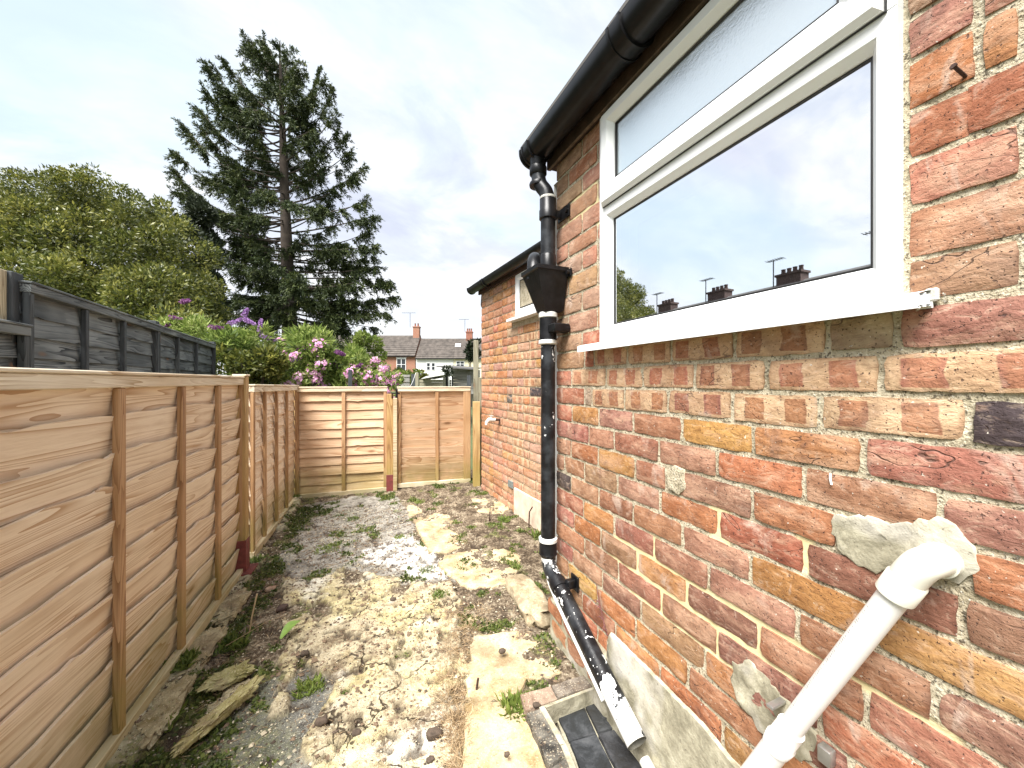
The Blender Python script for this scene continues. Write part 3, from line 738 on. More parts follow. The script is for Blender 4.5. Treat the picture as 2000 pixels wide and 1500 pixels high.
child_fix(b.build('fascia_trim', mat('pale_trim', solid((.16, .11, .08), .8, 30, .4))), house)
# window: mitred frame rings
def ring(name, outer, inner, prof, m, par, loc):
    # outer/inner: (s0,s1,z0,z1); prof: list of (t, x)
    V = []; Fc = []
    for tt, x in prof:
        s0, s1, a, b_ = [o_ * (1 - tt) + i_ * tt for o_, i_ in zip(outer, inner)]
        V += [(x, s0, a), (x, s1, a), (x, s1, b_), (x, s0, b_)]
    for k in range(len(prof) - 1):
        for j in range(4): Fc.append((k * 4 + j, k * 4 + (j + 1) % 4, (k + 1) * 4 + (j + 1) % 4, (k + 1) * 4 + j))
    o = mesh_obj(name, V, Fc, m, None); child_fix(o, par) if loc else None
    return o
win = bpy.data.objects.new('window', None); COL.objects.link(win); win.parent = house
win['label'] = 'large white plastic window with opening top light'
def wchild(o): o.parent = win; o.location = Vector(o.location) - HL; return o
FO = (WIN[0], WIN[1], WIN[2], WIN[3]); LOWI = (.4203, 1.2375, HC + .228, HC + .650)
LOWO = (WIN[0], WIN[1], WIN[2], HC + .705)
UPO = (.392, 1.272, HC + .704, HC + 1.068); UPI = (.470, 1.207, HC + .795, HC + 1.007)
b = MB()
def ringmb(mb, outer, inner, prof):
    V = []; Fc = []
    for tt, x in prof:
        s0, s1, a, b_ = [o_ * (1 - tt) + i_ * tt for o_, i_ in zip(outer, inner)]
        V += [(x, s0, a), (x, s1, a), (x, s1, b_), (x, s0, b_)]
    for k in range(len(prof) - 1):
        for j in range(4): Fc.append((k * 4 + j, k * 4 + (j + 1) % 4, (k + 1) * 4 + (j + 1) % 4, (k + 1) * 4 + j))
    mb.add(V, Fc)
ringmb(b, LOWO, LOWI, [(0, 1.02), (0, .9375), (.02, .936), (.66, .936), (.70, .938), (.97, .955), (1.0, .966)])
ringmb(b, (WIN[0], WIN[1], HC + .7055, WIN[3]), (WIN[0] + .03, WIN[1] - .04, HC + .715, WIN[3] - .02), [(0, 1.02), (0, .9375), (.04, .936), (1, .936), (1, .98)])
wchild(b.build('frame', M['upvc']))
b = MB()
ringmb(b, UPO, UPI, [(0, .950), (0, .925), (.14, .915), (.62, .915), (.66, .917), (.96, .936), (1.0, .950)])
wchild(b.build('sash', M['upvc']))
b = MB()
ringmb(b, tuple(np.array(LOWI) + np.array([-.001, .001, -.001, .001])), tuple(np.array(LOWI) + np.array([.006, -.006, .006, -.006])), [(0, .9595), (0, .9585), (.6, .9575), (1, .9625)])
ringmb(b, tuple(np.array(UPI) + np.array([-.001, .001, -.001, .001])), tuple(np.array(UPI) + np.array([.006, -.006, .006, -.006])), [(0, .944), (0, .9405), (.6, .9395), (1, .9455)])
ringmb(b, (UPO[0] - .003, UPO[1] + .003, UPO[2] - .0025, UPO[3] + .003), UPO, [(0, .9355), (0, .934), (.5, .930), (1, .9335)])
wchild(b.build('gasket', M['gasket']))
for (I_, x) in ((LOWI, .962), (UPI, .947)):
    for dx in (0, .022):
        b = MB(); b.add([(x + dx, I_[0] - .01, I_[2] - .01), (x + dx, I_[1] + .01, I_[2] - .01), (x + dx, I_[1] + .01, I_[3] + .01), (x + dx, I_[0] - .01, I_[3] + .01)], [(0, 3, 2, 1)])
        wchild(b.build('pane', M['glass'] if I_ is LOWI else M['frost']))
    b = MB(); ringmb(b, tuple(np.array(I_) + np.array([-.003, .003, -.003, .003])), tuple(np.array(I_) + np.array([.009, -.009, .009, -.009])), [(0, x + .003), (0, x + .001), (1, x + .001), (1, x + .021)])
    wchild(b.build('spacer', mat('grey_spacer', solid((.42, .43, .43), .4))))
# sill
b = MB(); y0, y1 = .333, 1.412
pr = [(.9545, .135), (.909, .130), (.905, .127), (.899, .127), (.899, .150), (.902, .1535), (.934, .161), (.9545, .163)]
V = []; 
for yy in (y0, y1):
    for x, h in pr: V.append((x, yy, HC + h))
N = len(pr); b.add(V, [(i, i + 1, N + i + 1, N + i) for i in range(N - 1)] + [tuple(range(N, 2 * N))])
# open end on the near side: hollow chambers
b.add([(.905, y0 + .002, HC + .133), (.952, y0 + .002, HC + .139), (.952, y0 + .002, HC + .158), (.905, y0 + .002, HC + .149)], [(0, 1, 2, 3)])
for x in (.902, .925, .950): b.box((x - .0015, y0 - .0005, HC + .131), (x + .0015, y0 + .02, HC + .152 + (x - .902) * .18))
wchild(b.build('sill', M['upvc']))
b = MB(); b.box((.946, y0 - .008, HC + .142), (.957, y0 + .010, HC + .166), .003); wchild(b.build('sealant', M['caulk']))
# cement patch round the waste pipe
def wpoly(pts): return [(wp(x, y).y, wp(x, y).z) for x, y in pts]
def wallpatch(name, pts, x, m, par, jag=.004, seed=1, amp=.004):
    r = random.Random(seed); P = []; pts = [Vector(p) for p in pts]
    for i in range(len(pts)):
        a, c = pts[i], pts[(i + 1) % len(pts)]; k = max(1, int((c - a).length / .012))
        for j in range(k): P.append(a.lerp(c, j / k) + Vector((r.uniform(-jag, jag), r.uniform(-jag, jag))))
    c = sum(P, Vector((0, 0))) / len(P); V = []; Fc = []; N = len(P)
    for sc, dx in ((1.0, .012), (.985, .001), (.93, 0), (.75, 0), (.55, 0), (.35, 0), (.15, 0)):
        for q in P:
            w = c + (q - c) * sc; V.append((x + dx + (float(fbm(w.x * 40, w.y * 40, 4, seed)) - .5) * amp, w.x, w.y))
    for k in range(6):
        for i in range(N):
            j = (i + 1) % N; Fc.append((k * N + i, k * N + j, (k + 1) * N + j, (k + 1) * N + i))
    Fc.append(tuple(6 * N + i for i in range(N)))
    o = mesh_obj(name, V, Fc, m, None); child_fix(o, par); shade(o, 60); return o
wallpatch('cement_patch', wpoly([(1624, 1004), (1700, 1008), (1757, 1026), (1800, 1014), (1835, 1010), (1872, 1032), (1886, 1058), (1918, 1092), (1905, 1128), (1878, 1140), (1838, 1128), (1790, 1140), (1745, 1118), (1715, 1120), (1672, 1100), (1640, 1085), (1628, 1050)]), .9505, M['cement'], house, .0065, seed=3, amp=.007)
wallpatch('cement_patch', wpoly([(1300, 925), (1318, 908), (1336, 918), (1340, 955), (1326, 966), (1306, 955)]), .951, M['mortar'], house, .002, seed=4, amp=.003)
wallpatch('cement_patch', wpoly([(1432, 1296), (1462, 1288), (1500, 1325), (1540, 1370), (1585, 1420), (1600, 1470), (1560, 1490), (1500, 1450), (1455, 1390), (1428, 1335)]), .9505, M['cement'], house, .008, seed=6, amp=.012)
# render skirt behind the gully
SK = [(1.245, -.10), (1.245, HC - 1.02), (1.225, HC - .985), (1.0, HC - .985), (.80, HC - .99), (.62, HC - 1.03), (.45, HC - 1.1), (.40, -.10)]
wallpatch('render_skirt', SK, .925, M['cement'], house, .0015, seed=5, amp=.003)
b = MB(); b.box((.926, .45, -.1), (.96, 1.24, HC - 1.03)); child_fix(b.build('render_backing', M['cement']), house)
# dirty stone footing ledge from the corner to the skirt
b = MB(); b.box((.925, 1.25, -.12), (.975, 1.712, .24), .008)
o = b.build('footing', M['cement'])
child_fix(o, house)
for k in range(2):
    for q in range(3):
        V, Fc = brick_mesh(.14, .07, .03, 700 + k * 5 + q)
        o = mesh_obj('brick', V, Fc, M['brick'], house); shade(o, 45); o.location = Vector((.922, 1.66 - q * .152 - (k % 2) * .04, .195 - .083 * k)) - HL; o.color = brick_col(rr.choice('omb'), rr)
# nail
b = MB(); p = wp(1885, 150); b.tube([p + Vector((.01, 0, 0)), p + Vector((-.028, .004, .012))], .0028, 8); b.tube([p + Vector((-.027, .004, .0115)), p + Vector((-.030, .0045, .0125))], .0048, 8)
tag(b.build('nail', M['rust'], smooth=50), 'rusty nail sticking out of the brickwork right of the window', 'nail')
# ------------------------------------------------------------------ near gutter
def gutter(name, label, A, B, side, r=.064, unions=()):
    A, B = Vector(A), Vector(B); d = (B - A); L = d.length; d.normalize(); out = side
    g = empty(name, A); tag(g, label, 'gutter', 'black plastic gutters')
    def sect(rad_, t0, t1, mb, thick=.003):
        prof = []
        for k in range(0, 17):
            a_ = math.pi + math.pi * k / 16; prof.append((math.cos(a_) * rad_, math.sin(a_) * rad_))
        prof = [(-rad_ - .002, .012), (-rad_, .010)] + prof + [(rad_, .010)]
        inn = [(x * (1 - thick / rad_), y * (1 - thick / rad_) + .001) for x, y in reversed(prof)]
        full = prof + inn; n_ = len(full); V = []
        for tt in (t0, t1):
            for x, y in full: V.append(A + d * tt + out * -x * -1 + UZ * y if False else A + d * tt + out * x + UZ * y)
        mb.add(V, [(i, (i + 1) % n_, n_ + (i + 1) % n_, n_ + i) for i in range(n_)] + [tuple(range(n_)), tuple(reversed(range(n_, 2 * n_)))])
    m1 = MB(); sect(r, 0, L, m1); o = m1.build('trough', M['blackpl'], smooth=35); child_fix(o, g)
    for u in unions:
        m2 = MB(); sect(r + .006, u - .03, u + .03, m2, .007); sect(r + .010, u - .034, u - .024, m2, .010); sect(r + .010, u + .024, u + .034, m2, .010)
        o = m2.build('joint_clip', M['blackpl'], smooth=35); child_fix(o, g)
    m3 = MB(); V = [A + out * (math.cos(math.pi + math.pi * k / 16) * (r + .006)) + UZ * (math.sin(math.pi + math.pi * k / 16) * (r + .006)) for k in range(17)]
    V = [A + out * -(r + .006) + UZ * .014] + V + [A + out * (r + .006) + UZ * .014]
    n_ = len(V); m3.add(V + [v - d * .012 for v in V], [tuple(range(n_)), tuple(reversed(range(n_, 2 * n_)))] + [(i, (i + 1) % n_, n_ + (i + 1) % n_, n_ + i) for i in range(n_)])
    o = m3.build('end_cap', M['blackpl'], smooth=35); child_fix(o, g)
    return g
gutter('gutter', 'long black half-round gutter above the large white window', (.853, 1.765, HC + 1.168), (.853, -.9, HC + 1.168), Vector((-1, 0, 0)), .066, (.055, .75))
# ------------------------------------------------------------------ downpipe with hopper head
PX, PYs = .885, 1.655
dp = empty('drainpipe', (PX, PYs, 0)); tag(dp, 'black drainpipe with hopper head and flaking white paint on its slanting foot', 'drainpipe')
def dpart(mb, name, m, sm=45): o = mb.build(name, m, None, smooth=sm); child_fix(o, dp); return o
def flake(o, f):
    me_ = o.data; a_ = me_.attributes.new('flake', 'FLOAT', 'POINT'); a_.data.foreach_set('value', [f(v.co) for v in me_.vertices])
R = .036
def P3(x, y, h): return Vector((x, y, HC + h))
b = MB(); b.tube([P3(.853, 1.70, 1.125), P3(.853, 1.70, 1.06)], [.044, .036], 20); dpart(b, 'outlet', M['blackpl'])
b = MB(); b.tube([P3(.853, 1.70, 1.075), P3(.853, 1.70, 1.07), P3(.853, 1.70, 1.035), P3(.853, 1.70, 1.03)], [.04, .043, .043, .038], 20); dpart(b, 'collar', M['hopper']); b = MB(); b.tube([P3(.853, 1.70, .975), P3(.853, 1.70, .985), P3(.853, 1.70, .995)], [.043, .045, .041], 20); dpart(b, 'collar', M['hopper'])
b = MB(); b.tube(bez(P3(.853, 1.70, 1.06), P3(.853, 1.70, .93), P3(PX, PYs, .99), P3(PX, PYs, .86), 14), R * .98, 20); o = dpart(b, 'swan_neck', M['flakes']); flake(o, lambda v: .28)
b = MB(); b.tube([P3(PX, PYs, .885), P3(PX, PYs, .44)], R, 20); o = dpart(b, 'upper_pipe', M['flakes']); flake(o, lambda v: .12)
b = MB(); b.tube([P3(PX, PYs, .905), P3(PX, PYs, .90), P3(PX, PYs, .845), P3(PX, PYs, .84), P3(PX, PYs, .80), P3(PX, PYs, .795)], [.036, .041, .041, .044, .044, .037], 20); dpart(b, 'collar', M['blackpl']); b = MB()
b.tube([P3(PX, PYs, .625), P3(PX, PYs, .62), P3(PX, PYs, .55)], [.036, .04, .04], 20); dpart(b, 'collar', M['blackpl'])
b = MB(); b.tube([P3(PX, PYs, .896), P3(PX, PYs, .908), P3(PX, PYs, .912)], [.0415, .039, .03], 20); dpart(b, 'sealant', M['caulk'])
# hopper: funnel with rim
b = MB(); ya, yb = PYs - .085, PYs + .085
def rect(x0, x1, y0, y1, h): return [P3(x0, y0, h), P3(x1, y0, h), P3(x1, y1, h), P3(x0, y1, h)]
lv = [rect(.780, .949, ya - .006, yb + .006, .545), rect(.780, .949, ya - .006, yb + .006, .527), rect(.787, .947, ya, yb, .523), rect(.845, .945, PYs - .045, PYs + .045, .345), rect(.85, .925, PYs - .038, PYs + .038, .335)]
lv = [rect(.79, .942, ya + .006, yb - .006, .52), rect(.79, .942, ya + .006, yb - .006, .545)] + lv
V = [v for l in lv for v in l]; Fc = [(k * 4 + j, k * 4 + (j + 1) % 4, (k + 1) * 4 + (j + 1) % 4, (k + 1) * 4 + j) for k in range(len(lv) - 1) for j in range(4)]
Fc.append((0, 1, 2, 3)); Fc.append(tuple(range(len(V) - 4, len(V)))); b.add(V, Fc)
b.box((.944, ya - .03, HC + .50), (.952, yb + .03, HC + .535), .001); b.tube([P3(.945, ya - .018, .517), P3(.928, ya - .018, .517)], .009, 10)
dpart(b, 'hopper_head', M['hopper'], 30)
b = MB(); b.tube(bez(P3(1.02, 2.05, .66), P3(.92, 1.86, .66), P3(.83, 1.70, .68), P3(.822, 1.69, .50), 12), .034, 20); b.tube([P3(1.02, 2.05, .66), P3(1.40, 2.8, .74), P3(1.42, 2.95, .90)], .034, 16); dpart(b, 'inlet_elbow', M['blackpl'])
b = MB(); b.tube([P3(PX, PYs, .34), P3(PX, PYs, .335), P3(PX, PYs, .315), P3(PX, PYs, .31)], [.04, .046, .046, .04], 24); dpart(b, 'collar', M['upvc_dirty']); b = MB()
b.tube([P3(PX, PYs, .205), P3(PX, PYs, .20), P3(PX, PYs, .185), P3(PX, PYs, .18)], [.04, .047, .047, .04], 24); dpart(b, 'collar', M['upvc_dirty'])
b = MB(); b.tube([P3(PX, PYs, .33), P3(PX, PYs, .19)], .042, 24); b.box((PX - .02, PYs - .10, HC + .235), (.951, PYs - .03, HC + .275), .004); b.tube([P3(.951, PYs - .085, .255), P3(.93, PYs - .085, .255)], .016, 12); dpart(b, 'pipe_bracket', M['hopper'])
pts = [P3(PX, PYs, .2 - .02 * k) for k in range(53)]
b = MB(); b.tube(pts, R * .98, 24); o = dpart(b, 'main_pipe', M['flakes']); flake(o, lambda v: .42 if v.z > HC + .08 else (.33 if abs(v.z - (HC - .15)) < .12 else .14))
b = MB(); b.tube([P3(PX, PYs, -.765), P3(PX, PYs, -.77), P3(PX, PYs, -.785), P3(PX, PYs, -.79)], [.038, .046, .046, .038], 24); dpart(b, 'collar', M['upvc_dirty'])
b = MB(); b.tube([P3(PX, PYs, -.785), P3(PX, PYs, -.84), P3(PX, PYs, -.845), P3(PX, PYs, -.86)], [.0435, .0435, .046, .038], 24); dpart(b, 'socket', M['hopper'])
E0 = P3(.868, 1.0, -1.20)
el = bez(P3(PX, PYs, -.84), P3(PX, PYs, -.90), P3(PX, PYs - .03, -.93), P3(.882, 1.57, -.935), 8)
dirv = (E0 - el[-1]).normalized()
pts = el[:-1] + [el[-1].lerp(E0, k / 50) for k in range(51)]
b = MB(); b.tube(pts, R, 24, cap=False); o = dpart(b, 'slanting_foot', M['flakes'])
def fl(v):
    s_ = v.y
    if s_ < 1.16: return .72 if (v.x < .885 or s_ < 1.10) else .4
    if s_ > 1.44: return .50
    return .40
flake(o, lambda v: fl(Vector(v)))
b = MB(); b.tube([E0 + dirv * -.001, E0 + dirv * .0015], R * .99, 24, cap=False); b.tube([E0 - dirv * .10, E0 + dirv * .001], R * .93, 24, cap=False); dpart(b, 'pipe_mouth', mat('pipe_inside', solid((.16, .15, .12), .8, 40, .3)))
q = el[-1] + dirv * .03
b = MB(); b.tube([q - dirv * .022, q - dirv * .02, q + dirv * .02, q + dirv * .022], [.037, .041, .041, .037], 24); b.box((q.x + .02, q.y - .05, q.z - .005), (.951, q.y - .02, q.z + .035), .004); b.box((.942, q.y - .065, q.z - .02), (.952, q.y - .005, q.z + .05), .003); dpart(b, 'pipe_bracket', M['hopper'])
b = MB(); q = P3(PX, PYs, .79); b.box((PX + .01, PYs - .03, HC + .80), (.951, PYs - .012, HC + .84), .003); b.box((.944, PYs - .10, HC + .79), (.9525, PYs + .01, HC + .85), .002); b.tube([P3(.944, PYs - .08, .82), P3(.934, PYs - .08, .82)], .012, 10); dpart(b, 'pipe_bracket', M['hopper'])
# thin white pipe behind the slanting foot
b = MB(); b.tube(bez(P3(.862, 1.63, -.90), P3(.862, 1.60, -1.0), P3(.865, 1.45, -1.04), P3(.868, 1.18, -1.20), 16), .011, 12)
tag(b.build('overflow_pipe', M['pvc'], smooth=50), 'thin white plastic pipe tucked under the slanting black drainpipe foot', 'pipe')
b = MB(); p, q = gp(1262, 1452, .10), gp(1310, 1530, .06); p.z = .06; q.z = .03
b.tube([Vector((.90, 1.0, .07)), Vector((.86, .62, -.02))], .02, 12); tag(b.build('waste_pipe', M['pvc_cream'], smooth=50), 'short cream pipe coming out of the gully below the open pipe mouth', 'pipe')
# ------------------------------------------------------------------ white waste pipe
wpz = empty('waste_pipe', (.9, .40, 0)); tag(wpz, 'white plastic waste pipe slanting down from an elbow in the brick wall', 'pipe')
def wpart(mb, name, m): o = mb.build(name, m, None, smooth=45); child_fix(o, wpz); return o
C0 = wp(1838, 1092); C0.x = .95
S0 = Vector((.897, C0.y + .016, C0.z - .020)); E = Vector((.885, .73, HC - 1.20)); dv = (E - S0).normalized()
r0 = .0215
b = MB(); b.tube([Vector((.952, C0.y, C0.z))] + bez(Vector((.945, C0.y, C0.z)), Vector((.897, C0.y - .003, C0.z + .004)), S0 - dv * .03, S0 + dv * .02, 14), r0 + .004, 28)
b.tube([Vector((.951, C0.y, C0.z)), Vector((.936, C0.y, C0.z)), Vector((.934, C0.y, C0.z))], [r0 + .007, r0 + .007, r0 + .004], 28)
b.tube([S0 + dv * .012, S0 + dv * .016, S0 + dv * .055, S0 + dv * .057], [r0 + .003, r0 + .0065, r0 + .0065, r0 + .001], 28); wpart(b, 'elbow', M['pvc_cream'])
b = MB(); b.tube([S0 + dv * .05, E], r0, 28); wpart(b, 'pipe', M['pvc'])
b = MB(); q = S0 + dv * .50; b.tube([q - dv * .03, q - dv * .027, q + dv * .02, q + dv * .024, q + dv * .05], [r0, r0 + .005, r0 + .005, r0 + .008, r0 + .006], 28); b.tube([q + dv * .05, q + dv * .4], r0 + .004, 28); wpart(b, 'coupling', M['pvc'])
b = MB(); b.box((.90, q.y + .035, q.z + .02), (.95, q.y + .05, q.z + .028), .001); wpart(b, 'clip', M['zinc']); b = MB(); b.box((.93, q.y - .065, q.z - .035), (.952, q.y - .04, q.z - .0), .002); wpart(b, 'clip', M['zinc'])
# faint printed line on the pipe: short dashes
b = MB(); sd_ = dv.cross(Vector((1, 0, 0))).normalized(); up_ = sd_.cross(dv).normalized()
nrm = (Vector((-1, 0, 0)) * .75 - sd_ * .66); nrm = (nrm - dv * nrm.dot(dv)).normalized(); tn = dv.cross(nrm)
for k in range(60):
    if random.random() < .2: continue
    c = S0 + dv * (.10 + k * .0055) + nrm * (r0 + .0003); w = random.uniform(.0006, .0012); h = random.uniform(.0015, .0035)
    b.add([c - dv * w - tn * h, c + dv * w - tn * h, c + dv * w + tn * h, c - dv * w + tn * h], [(0, 1, 2, 3)])
wpart(b, 'printed_marking', M['print'])

# ------------------------------------------------------------------ far brick outhouse wall
P1 = at(1055, 745, 3.32); P2 = at(940, 745, 4.56); P1.z = P2.z = 0
fd_ = (P2 - P1).normalized(); fn = Vector((-fd_.y, fd_.x, 0));
if fn.x > 0: fn = -fn
A0 = P1 - fd_ * 1.25; LF = (P2 - A0).length
far = empty('brick_house', A0); tag(far, 'lower brick outhouse beyond the drainpipe with a tap on its wall', 'house')
def fpt(u, h, out=0.): return A0 + fd_ * u + fn * out + UZ * h
b = MB(); V = [fpt(0, -.1, -.008), fpt(LF, -.1, -.008), fpt(LF, HC + 1.09, -.008), fpt(0, HC + 1.09, -.008)]
inv = [v - fn * .25 for v in V]; inv2 = [v - fn * 2.2 for v in V]
b.add(V + inv2, [(0, 1, 2, 3), (1, 5, 6, 2), (3, 2, 6, 7), (4, 0, 3, 7), (5, 4, 7, 6)]); child_fix(b.build('mortar', M['mortar']), far)
rot = math.atan2(fd_.y, fd_.x) - math.pi / 2
cache = {}
fw0 = LF - (P2 - at(1008, 745, 3.73).xy.to_3d()).length      # window left edge along wall
fwa, fwb, fz0, fz1 = fw0 - .62, fw0, HC + .60, HC + 1.04
cnt = 0; r2 = random.Random(5)
vis = []
for k in range(29):
    z1 = HC + 1.045 - .0843 * k; z0 = z1 - .0843
    if z0 < -.02: break
    u = LF; j = k % 2
    while u > .02:
        st_ = (j % 2 == 0) if r2.random() > .12 else True
        L = .228 if st_ else .112; j += 1
        if u - L < 0: break
        uc = u - L / 2; u -= L + .009
        if z1 > fz0 + .01 and fwa - .05 < uc < fwb + .02 + L / 2 - .05: continue
        vis.append((uc, (z0 + z1) / 2, L))
vis.sort(key=lambda v: -v[0])
rest = MB(); uj = LF - (P2 - at(1004, 745, 3.75).xy.to_3d()).length
for q, (uc, z, L) in enumerate(vis):
    new = uc < uj
    if q < 298:
        key = (round(L, 3), q % 4)
        if key not in cache:
            V, Fc = brick_mesh(L, .074, .03, 300 + q, True); me_ = bpy.data.meshes.new('brick'); me_.from_pydata(V, [], Fc); me_.materials.append(M['brick']); cache[key] = me_
        o = bpy.data.objects.new('brick', cache[key]); COL.objects.link(o); o.parent = far
        o.location = fd_ * (uc) + fn * r2.uniform(-.001, .002) + UZ * z; o.rotation_euler = (0, 0, rot)
        c = r2.choice('kkkkop') if new else r2.choice('rropmrmo')
        if r2.random() < .012: c = 'd'
        cc = brick_col(c, r2); cc = (min(1, cc[0] * 1.12), cc[1] * 1.25, cc[2] * 1.2, cc[3]); o.color = cc
    else:
        V, Fc = brick_mesh(L, .074, .03, 5, False)
        rest.add([fpt(uc, z) + fd_ * v[1] - fn * v[0] + UZ * v[2] for v in V], Fc)
if rest.V:
    o = rest.build('brick', M['brick']); child_fix(o, far); o['kind'] = 'stuff'; o.color = (.42, .2, .13, 1)
b = MB(); b.obox(fpt(uj / 2 + .0, .12, .004), (fd_, fn, UZ), (uj / 2, .012, .17), .004); child_fix(b.build('plinth_render', mat('pale_render', solid((.66, .52, .40), .9, 9, .25, .4))), far)
b = MB(); b.obox(fpt(uj + .09, .30, .003), (fd_, fn, UZ), (.055, .008, .035), .003)
child_fix(b.build('air_brick', mat('grey_iron_grate', solid((.16, .18, .17), .7, 50, .3, .3))), far)
# its window
fwn = bpy.data.objects.new('window', None); COL.objects.link(fwn); fwn.parent = far
def fring(mb, o4, i4, prof):
    V = []; Fc = []
    for tt, x in prof:
        s0, s1, a, c = [p * (1 - tt) + q * tt for p, q in zip(o4, i4)]
        V += [fpt(s0, a, x), fpt(s1, a, x), fpt(s1, c, x), fpt(s0, c, x)]
    for k in range(len(prof) - 1):
        for j in range(4): Fc.append((k * 4 + j, k * 4 + (j + 1) % 4, (k + 1) * 4 + (j + 1) % 4, (k + 1) * 4 + j))
    mb.add(V, Fc)
def fchild(o): o.parent = fwn; o.location = Vector(o.location) - A0; return o
b = MB(); fring(b, (fwa, fwb, fz0 + .02, fz1), (fwa + .07, fwb - .06, fz0 + .11, fz1 - .06), [(0, -.06), (0, .012), (.7, .012), (1, -.012)]); fchild(b.build('frame', M['upvc']))
b = MB(); fring(b, (fwa + .069, fwb - .059, fz0 + .109, fz1 - .059), (fwa + .078, fwb - .068, fz0 + .118, fz1 - .068), [(0, -.006), (1, -.006), (1, -.02)]); fchild(b.build('gasket', M['gasket']))
b = MB(); b.add([fpt(fwa + .07, fz0 + .1, -.011), fpt(fwb - .06, fz0 + .1, -.011), fpt(fwb - .06, fz1 - .06, -.011), fpt(fwa + .07, fz1 - .06, -.011)], [(0, 1, 2, 3)]); fchild(b.build('pane', M['glass']))
b = MB(); b.add([fpt(fwa, fz0, -.013), fpt(fwb, fz0, -.013), fpt(fwb, fz1, -.013), fpt(fwa, fz1, -.013)], [(0, 1, 2, 3)])
fchild(b.build('curtain', mat('pale_green_curtain', solid((.16, .26, .22), .9, 8, .6))))
b = MB(); b.obox(fpt((fwa + fwb) / 2, fz0 + .003, .03), (fd_, fn, UZ), ((fwb - fwa) / 2 + .09, .038, .014), .003); fchild(b.build('sill', M['upvc']))
b = MB(); b.obox(fpt(LF / 2 + .02, HC + 1.095, .012), (fd_, fn, UZ), (LF / 2 + .02, .012, .05), .002); child_fix(b.build('fascia', M['brownwood']), far)
b = MB(); b.add([fpt(-.1, HC + 1.16, .10), fpt(LF + .05, HC + 1.16, .10), fpt(LF + .05, HC + 2.0, -2.0), fpt(-.1, HC + 2.0, -2.0), fpt(-.1, HC + 1.14, .10), fpt(LF + .05, HC + 1.14, .10), fpt(LF + .05, HC + 1.96, -2.0), fpt(-.1, HC + 1.96, -2.0)],
                [(0, 1, 2, 3), (4, 7, 6, 5), (0, 4, 5, 1), (1, 5, 6, 2), (2, 6, 7, 3), (3, 7, 4, 0)]); child_fix(b.build('roof', M['slate']), far)
gutter('gutter', 'black gutter along the lower brick outhouse behind the drainpipe', fpt(LF + .10, HC + 1.118, .085), fpt(.35, HC + 1.118, .085), fn, .055, (.45, ))
b = MB(); b.tube([fpt(LF + .004, HC + 1.08, -.01), fpt(LF + .03, HC + .93, -.01), fpt(LF + .005, HC + .90, -.005)], .006, 6); child_fix(b.build('cable', M['blackpl']), far)
# tap
uT = LF - (P2 - at(978, 745, 4.08).xy.to_3d()).length; zT = HC - .41
tp = empty('garden_tap', fpt(uT, zT)); tag(tp, 'white garden tap on a dark stub of pipe on the brick outhouse wall', 'tap')
b = MB(); b.tube([fpt(uT, zT, -.01), fpt(uT, zT, .07)], .013, 10); b.tube([fpt(uT, zT, .0), fpt(uT - .0, zT - .05, .004)], .012, 8); o = b.build('stub_pipe', M['rust'], smooth=40); child_fix(o, tp)
b = MB(); b.tube([fpt(uT, zT, .06), fpt(uT, zT + .005, .13), fpt(uT, zT - .02, .155), fpt(uT, zT - .05, .16)], [.02, .021, .018, .014], 12); b.tube([fpt(uT, zT, .10), fpt(uT, zT + .04, .10), fpt(uT, zT + .045, .10)], [.012, .012, .024], 10); o = b.build('tap_body', M['upvc_dirty'], smooth=40); child_fix(o, tp)

# ------------------------------------------------------------------ fences: every board, batten and rail
def board_mesh(name, L, e, seed, m, flip, amp=.008, knots=2, th=.008):
    r = random.Random(seed); n = max(6, int(L / .045)); V = []; Fc = []
    kn = [(r.uniform(.05, .95) * L, r.uniform(-.014, .016), r.uniform(.015, .04)) for _ in range(knots)]
    for i in range(n + 1):
        x = L * i / n
        w = (float(fbm(x * 3 + seed, seed * .7, 4, 1)) - .5) * amp * 4 + sum(a * math.exp(-((x - p) / s) ** 2) for p, a, s in kn)
        bow = (float(fbm(x * 2.1 + seed * 3, seed * .3, 3, 2)) - .5) * .022
        zt, zb = e * .62, -e * .62
        if flip: zt += w; yo, yi = (.028 + bow, -.002); th = .011      # top edge stands out
        else: zb += w; yo, yi = (.001, .021 + bow)         # lower edge stands out
        V += [(x, yo - th, zt), (x, yo, zt), (x, yo * .5 + yi * .5 + bow * .4, 0), (x, yi, zb), (x, yi - th, zb), (x, yo * .5 + yi * .5 - th + bow * .4, 0)]
    for i in range(n):
        for k in range(6):
            j = (k + 1) % 6; Fc.append((i * 6 + k, (i + 1) * 6 + k, (i + 1) * 6 + j, i * 6 + j))
    Fc += [tuple(range(6)), tuple(reversed(range(n * 6, n * 6 + 6)))]
    return V, Fc
